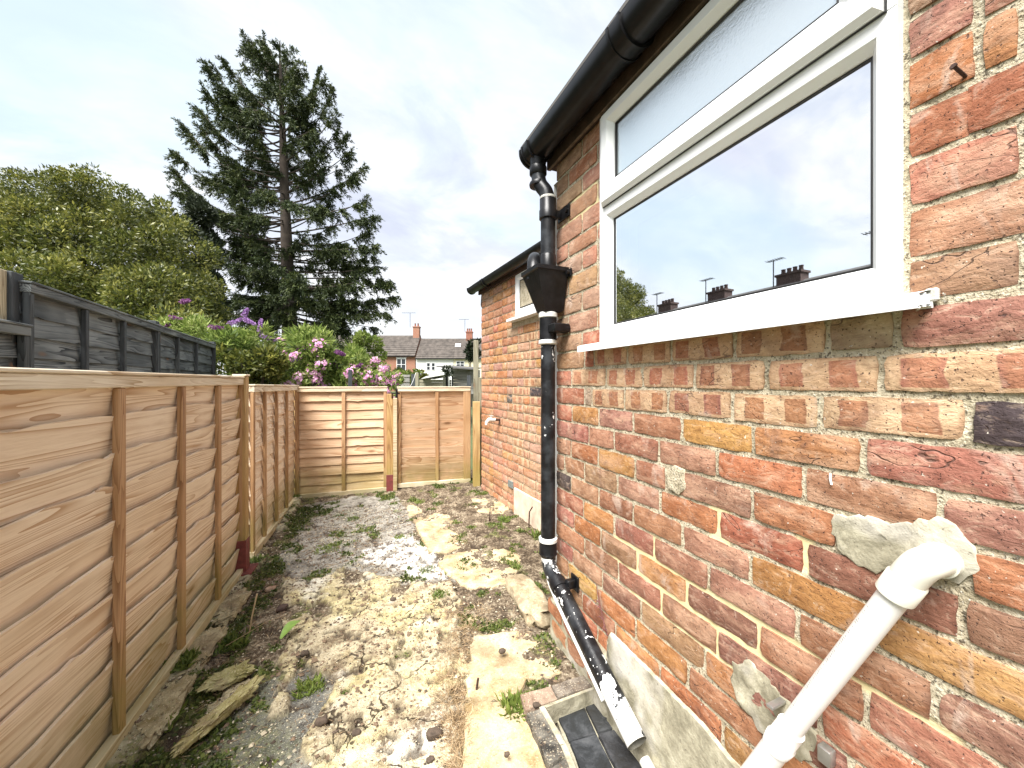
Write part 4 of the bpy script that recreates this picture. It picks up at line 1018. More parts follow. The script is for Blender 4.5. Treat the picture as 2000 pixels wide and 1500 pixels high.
def panel(name, label, cat, A, B, z0, z1, nb, battens, side, mb_, mz, mr, group=None, flip=False, rail=.045, bw=.040, bd=.022, cap=True, stile=None, z0b=None, z1b=None, seed=0, amp=.008):
    A = Vector((A[0], A[1], 0)); B = Vector((B[0], B[1], 0)); d = B - A; L = d.length
    g = empty(name, (A.x, A.y, z0)); g.rotation_euler = (0, 0, math.atan2(d.y, d.x)); tag(g, label, cat, group)
    H_ = z1 - z0; sl = ((z0b - z0) if z0b is not None else 0) / L; e = (H_ - 2 * rail + .02) / nb
    def put(o, x, y, z): o.parent = g; o.location = (x, y, z)
    for k in range(nb):
        V, Fc = board_mesh('board', L - .006, e, seed * 31 + k * 7 + 3, mb_, flip, amp)
        zc = rail - .01 + e * (k + .5)
        V = [(x, y * side, z + sl * x) for x, y, z in V]
        if side < 0: Fc = [tuple(reversed(f)) for f in Fc]
        o = mesh_obj('board', V, Fc, mb_); shade(o, 35); put(o, .003, 0, zc)
    def bar(nm, x0, x1, y0, y1, za, zb, m_):
        b = MB(); b.box((x0, min(y0 * side, y1 * side), za), (x1, max(y0 * side, y1 * side), zb), .003)
        o = b.build(nm, m_); o.data.transform(__import__('mathutils').Matrix(((1, 0, 0, 0), (0, 1, 0, 0), (sl, 0, 1, 0), (0, 0, 0, 1)))); put(o, 0, 0, 0)
    for t_ in battens:
        x = t_ * L; w = bw
        if t_ <= .001: x = w / 2 + .001
        if t_ >= .999: x = L - w / 2 - .001
        bar('batten', x - w / 2, x + w / 2, .022, .022 + bd, .012, H_ - rail - .001, mz)
    if stile: bar('stile', stile[0] * L, stile[1] * L, .018, .046, -.02, H_ - rail * .5, M['oldpost'] if False else mz)
    bar('rail', 0, L, .012, .022 + bd + .004, -.012, rail - .004, mr)
    bar('rail', 0, L, .012, .022 + bd + .006, H_ - rail, H_, mr)
    if cap: bar('cap_rail', -.005, L + .005, -.012, .022 + bd + .012, H_ + .001, H_ + .014, mr)
    return g
M['b1'] = mat('pine_boards_near', wood((.84, .72, .57), (.79, .65, .49), (.50, .33, .20), True, 0))
M['b2'] = mat('pine_boards_far', wood((.72, .53, .36), (.64, .44, .27), (.42, .24, .13), True, 0))
M['rl'] = mat('pine_rails', wood((.76, .69, .55), (.68, .57, .41), (.42, .30, .18), True, 0))
M['dk'] = mat('dark_stained_boards', wood((.21, .225, .22), (.085, .095, .098), (.02, .023, .025), False, 0))
def FX(y): return (fence_x(y), y)
# near left panel: battens located from the photograph
def fy(px):                                      # distance along the yard of a fence pixel column
    a = math.atan((px - CX) / F_PX) + YAW; tt = math.tan(a)      # x = y*tan(a)
    return -.945 / (tt - .0647)
ys_ = [fy(p) for p in (210, 338, 413, 463)]
yA, yB = ys_[0] - (ys_[1] - ys_[0]) * 1.02 * 2.0, ys_[3]
bt = [(y - yA) / (yB - yA) for y in (ys_[0] - (ys_[1] - ys_[0]) * 1.15, ys_[0], ys_[1], ys_[2])] + [1.0, 0.0]
panel('board_fence', 'nearest waney-edged pine fence panel on the left with a pale top rail', 'fence', FX(yA), FX(yB), .02, HC + .022, 10, bt, -1, M['b1'], M['pine_z'], M['rl'], 'pine fence panels', True, seed=1, amp=.010)
yC = fy(482); yD = fy(573)
# second left panel
panel('board_fence', 'second pine fence panel on the left, between the first post and the corner', 'fence', FX(yC), FX(yD), .03, HC - .035, 11, [(fy(p) - yC) / (yD - yC) for p in (508, 532, 553)] + [1.0, .0], -1, M['b1'], M['pine_z'], M['rl'], 'pine fence panels', seed=2, z0b=.03 - .02, amp=.009)
# corner and end fence
c0 = Vector((fence_x(yD), yD, 0)) + Vector((.03, .03, 0))
e0 = at(577, 745, 4.30); e1 = at(756, 745, 4.62); e2 = at(776, 745, 4.63); e3 = at(918, 745, 4.88)
panel('board_fence', 'pine fence panel across the end of the yard, green at its foot', 'fence', (e1.x, e1.y), (e0.x, e0.y), .02, HC - .075, 11, [.49, 0., 1.], 1, M['b2'], M['pine_z'], M['rl'], 'pine fence panels', seed=3, amp=.006)
gt = panel('garden_gate', 'pine board gate with a dark latch at the end of the yard', 'gate', (e3.x, e3.y), (e2.x, e2.y), .06, HC - .078, 11, [.47, 1.0], 1, M['b2'], M['pine_z'], M['rl'], None, True, stile=(.0, .10), seed=4, amp=.006)
gl = (e2 - e3).to_2d().length
b = MB(); b.box((gl - .03, .03, 1.13), (gl + .07, .05, 1.145), .002); b.box((gl - .005, .03, 1.07), (gl + .02, .055, 1.19), .003); b.tube([Vector((gl + .06, .05, 1.14)), Vector((gl + .06, .075, 1.13)), Vector((gl + .06, .07, 1.08))], .007, 8)
o = b.build('latch', M['hopper']); o.parent = gt
def post(label, px, z, y0, y1, w, m, foot=None, rotz=-YAW, cap=False, name='fence_post', lean=0):
    c = at(px, 745, z); g = empty(name, (c.x, c.y, y0)); tag(g, label, 'fence post', 'fence posts of the yard'); g.rotation_euler = (0, lean, rotz)
    b = MB(); b.box((-w / 2, -w / 2, .0 if not foot else .10), (w / 2, w / 2, y1 - y0), .004); o = b.build('post', m); o.parent = g
    if cap: b = MB(); b.box((-w / 2 - .006, -w / 2 - .006, y1 - y0 + .001), (w / 2 + .006, w / 2 + .006, y1 - y0 + .014), .003); o = b.build('cap', M['rl']); o.parent = g
    if foot:
        b = MB(); b.box((-w / 2 - .004, -w / 2 - .004, 0), (w / 2 + .004, w / 2 + .004, .22), .002)
        if foot == 2: b.box((-w / 2 - .045, -w / 2 - .045, -.006), (w / 2 + .045, w / 2 + .045, .008), .002)
        o = b.build('post_foot', M['red_metal']); o.parent = g
    return g
post('pine fence post with red metal foot between the two left panels', 471, 2.62, .03, HC + .035, .072, M['post'], 2, -rad(3.7), True)
post('brown corner post where the left fence meets the end fence', 574, 4.36, .02, HC - .07, .06, M['post'], None, -rad(3.7))
post('golden post with red foot beside the gate latch', 762, 4.58, .0, HC - .15, .075, M['post'], 2, -rad(8))
post('slim pale strip of timber fixed beside the gate latch post', 772, 4.56, .02, HC - .20, .045, M['pine_railx'], None, -rad(8))
post('golden hinge post at the right edge of the gate', 930.5, 4.70, .02, HC - .25, .088, M['post'], None, -rad(13))
post('grey weathered post standing behind the hinge post by the brick wall', 941, 4.84, .0, HC + .05, .082, M['oldpost'], None, -rad(13))
post('tall pale weathered post rising above the gate', 929.5, 5.0, .0, HC + .54, .065, M['oldpost'], None, -rad(13))
post('dark post standing behind the end fence among the flowers', 684, 5.2, .0, HC + .16, .05, M['dark_z'], None, 0)
# dark stained fence behind on the left
def dpt(px):                                     # dark fence line, vanishing 26.4 deg left of the lens axis
    a = math.atan((px - CX) / F_PX) + YAW; dx, dy = math.sin(a), math.cos(a)
    ux, uy = math.sin(YAW - rad(26.4)), math.cos(YAW - rad(26.4)); D = 1.43
    nx_, ny_ = -uy, ux                            # left normal
    tt = D / (dx * nx_ + dy * ny_); return Vector((dx * tt, dy * tt, 0))
ztop = HC + .372 * 1.43
q = [dpt(p) for p in (30, 297, 412)]
q0 = q[0] + (q[0] - q[1]).normalized() * 1.86
def fr(a, b, p): return (dpt(p) - a).length / (b - a).length
panel('board_fence', 'dark grey stained fence panel at the far left, first behind the pine fence', 'fence', q[0], q[1], .1, ztop - .02, 15, [fr(q[0], q[1], 150), fr(q[0], q[1], 228), 0, 1], -1, M['dk'], M['dark_z'], M['dk'], 'dark stained fence panels', bw=.035, bd=.03, seed=5, amp=.004)
panel('board_fence', 'dark grey stained fence panel nearer the flowering shrubs', 'fence', q[1], q[2], .1, ztop - .02, 15, [fr(q[1], q[2], 338), fr(q[1], q[2], 376), 0, 1], -1, M['dk'], M['dark_z'], M['dk'], 'dark stained fence panels', bw=.035, bd=.03, seed=6, amp=.004)
panel('board_fence', 'dark fence panel cut by the left edge of the picture', 'fence', q0, q[0], .1, ztop - .25, 13, [.33, .66, 0, 1], -1, M['dk'], M['dark_z'], M['dk'], 'dark stained fence panels', bw=.035, bd=.03, seed=7, amp=.004)
for i, (p, lb) in enumerate(((30, 'dark square post at the left end of the dark fence'), (297, 'dark post in the middle of the dark stained fence'), (413, 'dark post at the far end of the dark fence beside the shrubs'))):
    c = dpt(p) + Vector((.012 if p > 100 else -.02, 0, 0)); g = empty('fence_post', (c.x, c.y, 0)); tag(g, lb, 'fence post', 'dark fence posts'); g.rotation_euler = (0, 0, -rad(-3.7))
    b = MB(); b.box((-.032, -.045, 0), (.032, .035, ztop + .03), .004); o = b.build('post', M['dark_z']); o.parent = g
c = dpt(8) + Vector((-.06, .02, 0)); b = MB(); b.box((c.x - .05, c.y - .04, HC + .28), (c.x + .05, c.y + .02, ztop + .03), .003)
b.box((c.x - .05, c.y - .04, 0), (c.x + .05, c.y + .02, HC + .279), .003)
tag(b.build('fence_post', mat('pale_old_post', wood((.50, .44, .30), (.42, .36, .24), (.24, .19, .12), False, 2))), 'pale unpainted timber post at the extreme left above the dark fence', 'fence post')

# ------------------------------------------------------------------ foliage
def leaf_quads(C, D, U, L, Wd):
    """pointed leaves: C base (N,3), D direction, U side vector, L length, Wd width"""
    C, D, U = (np.asarray(a, float) for a in (C, D, U)); L = np.asarray(L)[:, None]; Wd = np.asarray(Wd)[:, None]
    a = C; b = C + D * L * .45 + U * Wd * .5; c = C + D * L; d = C + D * L * .45 - U * Wd * .5
    return np.stack([a, b, c, d], 1)
def unit(a): return a / np.maximum(np.linalg.norm(a, axis=1, keepdims=True), 1e-9)
def rand_dirs(n, rg): return unit(rg.normal(size=(n, 3)))
def clumps(centers, radii, n, L, Wd, rg, shell=.75, flat=1.0, updir=.3):
    """leaves scattered through lumpy clumps, pointing outward"""
    k = len(centers); centers = np.asarray(centers); radii = np.asarray(radii)
    idx = rg.choice(k, n, p=radii ** 2 / np.sum(radii ** 2)); dirs = rand_dirs(n, rg)
    rr_ = radii[idx] * (shell + (1 - shell) * rg.random(n) ** .5 + rg.normal(size=n) * .06)
    C = centers[idx] + dirs * rr_[:, None] * np.array([1, 1, flat])
    D = unit(dirs * .7 + rand_dirs(n, rg) * .8 + np.array([0, 0, updir])); U = unit(np.cross(D, rand_dirs(n, rg)))
    l = L * rg.uniform(.6, 1.25, n); return leaf_quads(C, D, U, l, l * Wd)
M['spruce'] = mat('spruce_needles', m_leaf([(.1, (.014, .024, .008)), (.45, (.034, .052, .016)), (.8, (.080, .100, .026)), (1, (.17, .17, .05))], .15, .6))
M['bark'] = mat('bark', solid((.055, .042, .032), .95, 4, .4, .8))
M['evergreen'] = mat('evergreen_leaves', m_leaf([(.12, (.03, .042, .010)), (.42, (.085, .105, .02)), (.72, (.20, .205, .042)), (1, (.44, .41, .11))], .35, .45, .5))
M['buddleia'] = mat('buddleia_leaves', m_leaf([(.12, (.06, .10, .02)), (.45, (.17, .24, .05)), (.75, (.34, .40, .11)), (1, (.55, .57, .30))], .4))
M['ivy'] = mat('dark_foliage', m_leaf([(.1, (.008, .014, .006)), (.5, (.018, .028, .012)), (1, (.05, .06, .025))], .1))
M['lime'] = mat('light_green_leaves', m_leaf([(.1, (.08, .12, .02)), (.5, (.18, .24, .05)), (1, (.34, .38, .10))], .35))
M['purple'] = mat('purple_florets', m_leaf([(.1, (.14, .04, .13)), (.5, (.26, .09, .25)), (1, (.44, .24, .44))], .2))
M['lilac'] = mat('lilac_florets', m_leaf([(.1, (.25, .12, .32)), (.5, (.42, .24, .52)), (1, (.6, .42, .66))], .2))
M['pink'] = mat('pink_petals', m_leaf([(.1, (.52, .16, .38)), (.5, (.68, .34, .54)), (1, (.78, .56, .68))], .3))
M['stem'] = mat('green_stems', solid((.10, .11, .04), .8))
# spruce
ZT = 17.0
rg = np.random.default_rng(21); rp = random.Random(21)
spruce = empty('spruce_tree', at(566, 745, ZT).xy.to_3d()); tag(spruce, 'tall dark spruce with sparse lower limbs rising behind the flowering shrubs', 'tree')
def T(px, py, dz=0.): return at(px, py, ZT + dz)
def trunk_pt(py): return T(546 + (py - 90) / 560 * 20, py)
b = MB(); pts = [trunk_pt(y) for y in (780, 640, 560, 480, 400, 320, 240, 170, 110, 80)]
pts[0] = Vector((pts[1].x, pts[1].y, -.2))
b.tube(pts, [.36, .31, .27, .24, .20, .17, .12, .08, .04, .02], 14, False); o = b.build('trunk', M['bark'], smooth=60); child_fix(o, spruce)
LT = [(476, 66, 140), (492, 80, 150), (405, 126, 255), (422, 135, 240), (440, 118, 230), (392, 215, 320), (358, 242, 370), (343, 296, 400), (340, 330, 430), (348, 372, 440), (372, 405, 470), (395, 250, 350), (440, 180, 290), (405, 180, 300),
      (430, 300, 400), (420, 420, 480), (400, 455, 500), (440, 500, 540), (430, 562, 570), (428, 600, 610), (445, 640, 625), (470, 655, 640), (455, 380, 440), (460, 340, 420), (480, 440, 490), (500, 260, 350), (470, 540, 560)]
RTt = [(515, 74, 130), (548, 78, 140), (566, 96, 170), (588, 122, 200), (622, 140, 240), (636, 158, 262), (649, 168, 290), (656, 218, 320), (660, 250, 340), (674, 266, 360), (684, 296, 380), (709, 326, 400), (690, 345, 410), (712, 388, 430),
       (700, 400, 440), (736, 422, 455), (720, 450, 470), (735, 480, 490), (730, 500, 510), (700, 520, 520), (742, 545, 545), (760, 550, 560), (768, 578, 580), (756, 612, 600), (730, 640, 610), (700, 650, 620), (640, 650, 640), (620, 300, 380), (640, 400, 450), (650, 480, 510), (660, 600, 600), (620, 560, 570)]
branches = []
LT += [(450, 520, 530), (440, 585, 590), (480, 610, 600), (500, 560, 560), (465, 470, 500), (505, 640, 620), (425, 480, 510)]; RTt += [(600, 520, 520), (640, 555, 560), (690, 585, 590), (610, 600, 590), (650, 630, 615), (600, 645, 630), (700, 615, 600), (590, 460, 480), (735, 520, 530)]
for px, py, by in LT: branches.append((trunk_pt(by), T(px, py, rp.uniform(-1.2, 1.2)), 1.0))
for px, py, by in RTt: branches.append((trunk_pt(by), T(px, py, rp.uniform(-1.2, 1.2)), 1.0))
def prof(y):                                       # half widths of the crown, pixels
    l = np.interp(y, [70, 120, 200, 300, 400, 480, 560, 650], [22, 85, 140, 190, 175, 135, 120, 110]); r_ = np.interp(y, [70, 120, 200, 300, 400, 480, 560, 650], [18, 42, 88, 120, 150, 160, 180, 150]); return l, r_
for k in range(104):
    by = rp.uniform(120, 645) if k % 3 else rp.uniform(130, 640); l, r_ = prof(by); th = rp.uniform(0, 2 * math.pi); cx_ = math.cos(th); w = (l if cx_ < 0 else r_)
    rx_ = w * cx_ * rp.uniform(.55, .85); dzz = math.sin(th) * (w / F_PX * ZT) * rp.uniform(.6, .95)
    rise = 45 * (1 - (by - 100) / 560) + rp.uniform(-5, 25) - 12
    p0 = trunk_pt(by); p1 = T(546 + (by - 90) / 28 + rx_, by - rise, dzz)
    branches.append((p0, p1, rp.uniform(.5, .95)))
crown = []
for bi, (p0, p1, dens) in enumerate(branches):
    d = p1 - p0; L = d.length
    sg = rp.uniform(-.02, .13); c1 = p0 + Vector((d.x * .35 + rp.uniform(-.15, .15), d.y * .35 + rp.uniform(-.2, .2), d.z * rp.uniform(.05, .35) - L * sg)); c2 = p0 + Vector((d.x * .72, d.y * .72, d.z * rp.uniform(.35, .7) - L * sg))
    pts = bez(p0, c1, c2, p1, 10)
    b = MB(); b.tube(pts, [.038 * (1 - i / 11) * min(1, L / 3) + .006 for i in range(11)], 5, False); o = b.build('limb', M['bark']); child_fix(o, spruce)
    nt_ = int(L * 25 * dens) + 10; ph = rp.uniform(0, 50)
    for k in range(nt_):
        u = 1 - rp.random() ** 1.1 * (.70 if L > 2 else .95)
        if u < .93 and float(fbm(u * 7 + ph, ph * .3, 2, 5)) < .46: continue
        i = min(9, int(u * 10)); f = u * 10 - i; q = pts[i].lerp(pts[i + 1], f); tan = (pts[i + 1] - pts[i]).normalized()
        sidev = tan.cross(UZ).normalized() * rp.choice((-1, 1)); tl = rp.uniform(.28, .8) * (1.15 - .55 * u) * min(1, .45 + L / 4)
        dr = (tan * rp.uniform(.3, 1) + sidev * rp.uniform(.1, .9) + UZ * rp.uniform(-1.25, .1)).normalized()
        m_ = int(14 + tl * 62)
        t_ = rg.random(m_) ** .8; C = np.array(q)[None] + np.array(dr)[None] * (t_ * tl)[:, None] + np.array([0, 0, -1.])[None] * (t_ ** 2 * tl * .28)[:, None] + rg.normal(size=(m_, 3)) * .022
        D = unit(np.array(dr)[None] * .9 + rg.normal(size=(m_, 3)) * .55 + np.array([0, 0, -.1])); U = unit(np.cross(D, rg.normal(size=(m_, 3))))
        l = rg.uniform(.08, .17, m_); crown.append(leaf_quads(C, D, U, l, l * .26))
Q = np.concatenate(crown); print('spruce quads', len(Q))
o = quads_obj('crown', Q - np.array(spruce.location)[None, None], M['spruce']); child_fix_ = o; o.parent = spruce
# generic leafy tree from pixel outline clumps
def bush(name, label, cat, cl, z, n, L, Wd, m, seed, stemn=4, group=None, flat=1., shell=.6, base_h=0.):
    rg = np.random.default_rng(seed); r_ = random.Random(seed); C = []; R_ = []
    for px, py, rp_, *dz in cl:
        zz_ = z + (dz[0] if dz else r_.uniform(-.5, .5)); C.append(at(px, py, zz_)); R_.append(rp_ / F_PX * z)
    base = sum((Vector(c) for c in C), Vector()) / len(C); base.z = base_h
    g = empty(name, base); tag(g, label, cat, group)
    q = clumps([tuple(c - base) for c in C], R_, n, L, Wd, rg, shell, flat)
    o = quads_obj('crown', q, m); o.parent = g
    for k in range(stemn):
        b = MB(); c = r_.choice(C) - base; b.tube(bez(Vector((r_.uniform(-.2, .2), r_.uniform(-.2, .2), 0)), Vector((c.x * .2, c.y * .2, c.z * .4)), Vector((c.x * .6, c.y * .6, c.z * .7)), c, 6), [.05, .045, .04, .03, .025, .02, .01], 6, False)
        o = b.build('trunk', M['bark']); o.parent = g
    return g, C, R_
rb = random.Random(4)
cl = []
for k in range(240):
    x = rb.uniform(-330, 405); top = 338 + ((x - 130) / 280) ** 2 * 95 * (1.6 if x > 130 else .5) + 22
    y = rb.uniform(top, 655 + 0 * x)
    cl.append((x, y, rb.uniform(20, 46), rb.uniform(-.9, 1.0) + (.9 - 1.1 * min(1, (y - top) / 200))))
for k in range(70):
    x = rb.uniform(-330, 400); top = 338 + ((x - 130) / 280) ** 2 * 95 * (1.6 if x > 130 else .5); cl.append((x, top + rb.uniform(-12, 22), rb.uniform(5, 12), rb.uniform(-.6, .6)))
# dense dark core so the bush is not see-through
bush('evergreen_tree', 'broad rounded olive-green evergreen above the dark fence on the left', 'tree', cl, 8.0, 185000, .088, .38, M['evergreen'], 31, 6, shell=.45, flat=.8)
core = [(x, y, r * 1.0, 1.0) for x, y, r, dz in cl[::2] if y > 400]  # added filler foliage of the olive evergreen, inner shade given by dark leaf colour
g, _, _ = bush('evergreen_tree', 'added dark core filling the broad olive-green evergreen at left, inner shade put into its leaf colour', 'tree', core, 8.6, 26000, .12, .6, M['ivy'], 32, 3)
# dark ivy-clad trunk between bush and spruce
bush('ivy_clad_tree', 'narrow dark drooping tree between the olive evergreen and the spruce', 'tree', [(395, 420, 22), (380, 440, 20), (405, 470, 20), (410, 510, 18), (415, 550, 17), (418, 590, 18), (420, 630, 22), (395, 540, 20), (400, 600, 26), (385, 400, 14)], 13.0, 15000, .13, .35, M['ivy'], 33, 2)
# buddleia and other shrubs behind the fences
def shrub_cl(xs, top, bot, rr0, rr1, n, seed):
    r_ = random.Random(seed); out = []
    for k in range(n):
        x = r_.uniform(*xs); tp = np.interp(x, [p for p, q in top], [q for p, q in top]); out.append((x, r_.uniform(tp, bot), r_.uniform(rr0, rr1)))
    return out
bd, bc, br_ = bush('buddleia_bush', 'arching buddleia with long pale leaves and purple flower spikes behind the fence', 'shrub',
     shrub_cl((325, 700), [(325, 615), (350, 605), (400, 640), (470, 632), (540, 650), (600, 660), (700, 690)], 850, 12, 28, 110, 41), 6.6, 38000, .13, .2, M['buddleia'], 42, 10)
bush('leafy_shrub', 'deep green shrub low behind the corner of the pine fences', 'shrub', shrub_cl((420, 560), [(420, 690), (560, 700)], 860, 14, 26, 24, 43), 6.0, 9000, .09, .45, M['evergreen'], 44, 3)
bush('leafy_shrub', 'bright green bush at the right foot of the spruce', 'shrub', shrub_cl((690, 745), [(690, 650), (720, 655), (745, 690)], 740, 10, 18, 16, 45), 12.0, 7000, .12, .4, M['lime'], 46, 2)
bush('leafy_shrub', 'dark low evergreen mass under the spruce', 'shrub', shrub_cl((560, 715), [(560, 660), (640, 655), (715, 668)], 740, 12, 22, 30, 47), 13.0, 9000, .16, .25, M['spruce'], 48, 2)
lav, lc, lr = bush('mallow_bush', 'pink flowering mallow shrub spilling over the end fence beside the gate', 'shrub', shrub_cl((680, 778), [(680, 700), (730, 682), (778, 730)], 830, 8, 16, 30, 49), 6.2, 6500, .06, .5, M['buddleia'], 50, 5)
lav2, lc2, lr2 = bush('mallow_bush', 'pink flowering mallow further left among the buddleia', 'shrub', shrub_cl((545, 640), [(545, 640), (640, 660)], 760, 10, 16, 22, 51), 6.3, 3500, .06, .5, M['buddleia'], 52, 3)
# purple panicles: each a child of the buddleia
bb = Vector(bd.location)
pan = [(362, 588, 12, -10), (345, 622, 16, 10), (322, 635, 12, -5), (425, 640, 18, 8), (480, 610, 10, -60), (460, 628, 18, -20), (487, 628, 16, 25), (508, 636, 18, -80), (524, 660, 22, 15), (585, 680, 16, 0), (632, 674, 13, 5), (625, 686, 14, -10), (665, 690, 12, 20), (655, 715, 12, 70), (580, 705, 12, 15), (700, 716, 12, -40), (458, 700, 13, -50), (545, 690, 12, 30)]
rq = np.random.default_rng(55)
for k, (px, py, hl, ang) in enumerate(pan):
    z = 6.1 + (k % 3) * .15; c = at(px, py, z) - bb; l = hl * 1.4 / F_PX * z; d = np.array(RT * math.cos(rad(ang)) + UZ * -math.sin(rad(ang)) * -1 * -1); n_ = 260
    u = rq.random(n_); rr_ = .024 * (1 - u * .75) + .005
    dirs = rand_dirs(n_, rq); C = np.array(c)[None] + d[None] * ((u - .5) * l)[:, None] + dirs * rr_[:, None]
    U = unit(np.cross(dirs, rand_dirs(n_, rq))); l_ = rq.uniform(.016, .028, n_)
    o = quads_obj('flower_spike', leaf_quads(C, dirs, U, l_, l_ * .9), M['lilac'] if k in (5, 6, 7, 8, 4, 14) else M['purple']); o.parent = bd
def blossoms(g, cs, rs, n, seed):
    rg = np.random.default_rng(seed); base = np.array(g.location); cs = np.array([tuple(c) for c in cs]); rs = np.array(rs); out = []
    idx = rg.integers(0, len(cs), n); dirs = unit(rg.normal(size=(n, 3)) - np.array(FW)[None] * 1.1 + np.array([0, 0, .3])); C = cs[idx] + dirs * (rs[idx] * 1.05)[:, None] - base
    U = unit(np.cross(dirs, rg.normal(size=(n, 3)))); Wv = np.cross(dirs, U)
    for k in range(5):
        a = 2 * math.pi * k / 5; D = unit(U * math.cos(a) + Wv * math.sin(a) + dirs * .25); S = unit(np.cross(D, dirs)); l = rg.uniform(.026, .042, n)
        out.append(leaf_quads(C, D, S, l, l * .95))
    o = quads_obj('blossoms', np.concatenate(out), M['pink']); o.parent = g; o['kind'] = 'stuff'
blossoms(lav, lc, lr, 760, 61); blossoms(lav2, lc2, lr2, 380, 62)

# ------------------------------------------------------------------ distant terrace of houses
M['redbrick'] = mat('distant_red_brick', lambda t: t.out(prin(t, t.mix(t.rng(t.n('ShaderNodeTexBrick', {'Vector': t.mapping(t.pos(), rot=(rad(90), 0, 0)), 'Scale': 4.0}).outputs['Fac'], 0, 1), t.mix(t.noise(t.pos(), 2, 3), (.24, .085, .05), (.33, .14, .08)), (.30, .24, .19)), .9)))
M['sootbrick'] = mat('sooty_brick', solid((.07, .045, .04), .9, 6, .3)); M['render_w'] = mat('white_house_render', solid((.74, .74, .71), .9, .6, .06)); M['render_c'] = mat('cream_house_render', solid((.68, .62, .44), .9, .6, .06))
M['tile_roof'] = mat('brown_roof_tile', solid((.085, .072, .062), .9, 1.6, .45, .3))
M['winglass'] = mat('dark_window_glass', solid((.03, .035, .04), .08))
M['clay'] = mat('clay_pot', solid((.24, .095, .06), .8, 3, .2))
ZD = 58.0
def local(px, py, dz=0.): return at(px, py, ZD + dz)
def terrace(name, label, x0, x1, ridge, eave, wallm, bands=10, depth=7.0, gs=True):
    a = at(x0, 745, ZD); c = at(x1, 745, ZD); u = (c - a).normalized(); Lh = (c - a).length; v = Vector((-u.y, u.x, 0))
    if v.dot(FW) < 0: v = -v
    g = empty(name, a.xy.to_3d()); tag(g, label, 'house'); he = HC + (745 - eave) / F_PX * ZD; hr = HC + (745 - ridge) / F_PX * (ZD + depth / 2)
    def pt(s, h, o=0.): return a.xy.to_3d() + u * s + v * o + UZ * h
    b = MB(); b.add([pt(0, -.2), pt(Lh, -.2), pt(Lh, he), pt(0, he), pt(0, -.2, depth), pt(Lh, -.2, depth), pt(Lh, he, depth), pt(0, he, depth), pt(0, hr - .1, depth / 2), pt(Lh, hr - .1, depth / 2)],
                    [(0, 1, 2, 3), (4, 7, 6, 5), (1, 5, 6, 9, 2), (0, 3, 8, 7, 4)])
    child_fix(b.build('wall', wallm), g)
    nseg = bands
    b = MB()
    for k in range(nseg):                        # tile courses stepped like laid tiles
        f0, f1 = k / nseg, (k + 1) / nseg
        o0, o1 = -.3 + (depth / 2 + .3) * f0, -.3 + (depth / 2 + .3) * f1; h0, h1 = he - .12 + (hr - he + .12) * f0, he - .12 + (hr - he + .12) * f1
        b.add([pt(-.02, h0 + .09, o0 - .04), pt(Lh, h0 + .09, o0 - .04), pt(Lh, h1, o1), pt(-.02, h1, o1), pt(-.02, h0 - .03, o0 - .02), pt(Lh, h0 - .03, o0 - .02)], [(0, 1, 2, 3), (4, 5, 1, 0)])
    b.add([pt(-.02, hr, depth / 2), pt(Lh, hr, depth / 2), pt(Lh, he, depth + .3), pt(-.02, he, depth + .3)], [(0, 1, 2, 3)])
    child_fix(b.build('roof', M['tile_roof']), g)
    b = MB(); b.box((0, 0, 0), (.001, .001, .001)) if False else None
    b.obox(pt(Lh / 2, he - .15, -.34), (u, v, UZ), (Lh / 2, .06, .06)); child_fix(b.build('gutter', M['blackpl']), g)
    return g, pt, u, v, Lh, he, hr
def hwin(g, pt, u, v, s, h, w, hh, bars=1, fm='upvc', arch=False):
    b = MB()
    f = .07
    for (cs, ch, ws, hs) in ((s, h + hh / 2, w / 2, f / 2), (s, h - hh / 2, w / 2, f / 2), (s - w / 2, h, f / 2, hh / 2), (s + w / 2, h, f / 2, hh / 2), (s, h, w / 2, .03)) + tuple((s - w / 2 + w * (k + 1) / (bars + 1), h, .035, hh / 2) for k in range(bars)):
        b.obox(pt(cs, ch, -.05), (u, v, UZ), (ws, .05, hs))
    if arch: b.obox(pt(s, h + hh / 2 + .14, -.04), (u, v, UZ), (w / 2 + .12, .05, .09), .05)
    o = b.build('window', M[fm]); child_fix(o, g)
    b = MB(); b.obox(pt(s, h, -.012), (u, v, UZ), (w / 2, .01, hh / 2)); p_ = b.build('pane', M['winglass']); p_.parent = o; p_.location = Vector(p_.location) - Vector(g.location) - Vector(o.location) if False else Vector(-g.location)
    p_.location = -Vector(g.location)
    o.location = -Vector(g.location) if False else o.location
    p_.location = Vector((0, 0, 0))
    return o
def stack(name_g, pt, u, v, s, h0, h1, w, pots, m, o_=3.4):
    b = MB(); b.obox(pt(s, (h0 + h1) / 2, o_), (u, v, UZ), (w / 2, .45, (h1 - h0) / 2)); b.obox(pt(s, h1 + .06, o_), (u, v, UZ), (w / 2 + .08, .52, .08)); o = b.build('chimney', m); child_fix(o, name_g)
    for k in range(pots):
        b = MB(); c = pt(s + (k - (pots - 1) / 2) * w / pots * .95, h1 + .12, o_); b.tube([c, c + UZ * .25, c + UZ * .5, c + UZ * .55], [.15, .13, .12, .15], 10); q_ = b.build('chimney_pot', M['clay'], smooth=40); q_.parent = o
    return o
def aerial(label, base, h, w, dirv):
    b = MB(); b.tube([base, base + UZ * h], .03, 6); b.tube([base + UZ * h - dirv * w * .6, base + UZ * h + dirv * w * .4], .022, 6)
    pv = dirv.cross(UZ)
    for k in range(7):
        c = base + UZ * h + dirv * w * (-.55 + k * .15); b.tube([c - pv * .25, c + pv * .25], .014, 4)
    tag(b.build('tv_aerial', M['hopper']), label, 'aerial', 'television aerials')
